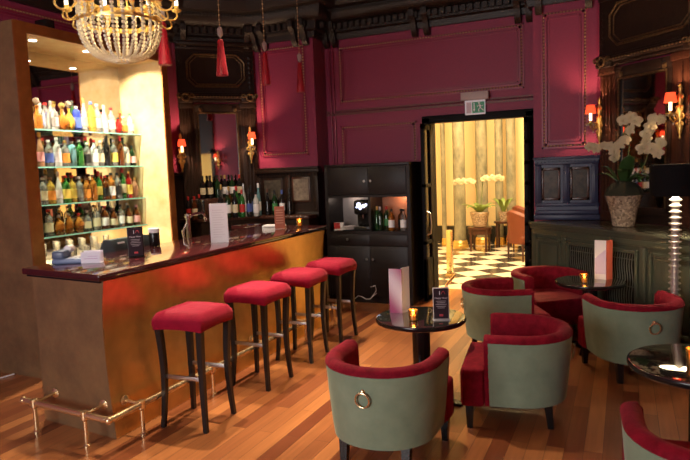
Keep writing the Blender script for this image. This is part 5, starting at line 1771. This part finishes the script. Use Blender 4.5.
for sx, zz in ((-1, 0), (1, 0.05)):
    pts = smooth([(0.02 * sx, 0, 0.28), (0.06 * sx, 0, 0.75), (0.12 * sx, -0.05, 0.90 + zz), (0.46 * sx, -0.1, 0.90 + zz)])
    st = MB().tube(pts, 0.008, 6).obj('flower_stem', M_stem, t)
    for k in range(7):
        o = link('flower', FM, st, (0.10 * sx + sx * 0.06 * k, -0.1, 0.90 + zz + 0.03 * (k % 2)))
        o.scale = (1.1, 1.1, 1.1)
        o.rotation_euler = (R(-10), R(20 * k), R(10 * (k % 3)))
t = thing('hall_table', 'second small dark table farther along the hall wall', 'table', (-2.26, 12.78, 0))
MB().lathe([(0.2, 0.5), (0.2, 0.54), (0.0, 0.54)], 28).obj('top', M_mahog, t)
for sx in (-1, 1):
    for sy in (-1, 1):
        MB().box((sx * 0.12 - 0.018, sy * 0.12 - 0.018, 0), (sx * 0.12 + 0.018, sy * 0.12 + 0.018, 0.5)).obj('leg', M_mahog, t)
t = thing('hall_plant', 'green leafy plant on the farther hall table', 'potted plant', (-2.26, 12.78, 0.542))
MB().lathe([(0.08, 0), (0.12, 0.2), (0.0, 0.19)], 20).obj('pot', M_crackle, t)
for k in range(7):
    a = 2 * PI * k / 7
    mb = MB()
    leafmesh(mb, (0.02 * math.cos(a), 0.02 * math.sin(a), 0.19), (0.25 * math.cos(a), 0.25 * math.sin(a), 0.42), 0.08, 0.04)
    mb.obj('leaf', MATS['light_orchid_leaf'], t)


def hall_chair(x, y, rz, label):
    t = thing('hall_chair', label, 'chair', (x, y, 0), rz, 'orange upholstered chairs in the hall')
    mb = MB().box((-0.27, -0.25, 0.30), (0.27, 0.28, 0.45), 0.04, 3)
    mb.obj('seat', M_orange, t)
    secs = []
    mb = MB()
    for k in range(9):
        u = -1 + 2 * k / 8
        xx = 0.29 * u
        yb = -0.25 + 0.16 * (abs(u) ** 2.2)
        zt = 0.90 - 0.10 * u * u
        secs.append([(xx, yb - 0.05, 0.30), (xx, yb + 0.04, 0.30), (xx, yb + 0.03, zt - 0.04), (xx, yb - 0.03, zt), (xx, yb - 0.09, zt - 0.03)])
    mb.quadstrip(secs)
    mb.obj('backrest', M_orange, t)
    for s in (-1, 1):
        MB().box((s * 0.30 - 0.045, -0.18, 0.30), (s * 0.30 + 0.045, 0.24, 0.62), 0.03, 3).obj('arm', M_orange, t)
        for yy in (-0.22, 0.22):
            MB().lathe([(0.014, 0), (0.024, 0.30)], 10, (s * 0.24, yy, 0)).obj('leg', M_mahog, t)
    return t


hall_chair(-1.58, 11.15, R(-50), 'orange upholstered hall chair nearest the doorway')
hall_chair(-1.68, 12.35, R(-50), 'orange upholstered hall chair behind the nearest one')
t = thing('brass_post', 'square brass post standing just inside the hall', 'post', (-2.47, 9.25, 0))
MB().box((-0.045, -0.045, 0), (0.045, 0.045, 0.72), 0.006).obj('post', M_brass, t)
MB().box((-0.07, -0.07, 0), (0.07, 0.07, 0.02)).obj('foot', M_brass, t)
t = thing('door_stop', 'curved brass door stop on the floor by the open door', 'door stop', (-2.20, 8.05, 0))
MB().tube([(-0.03, 0, 0.012), (0.0, 0, 0.10), (0.08, 0.10, 0.20)], 0.02, 10).obj('arm', M_brass, t)
MB().lathe([(0.05, 0), (0.05, 0.012), (0.02, 0.02)], 16, (-0.03, 0, 0)).obj('foot', M_brass, t)
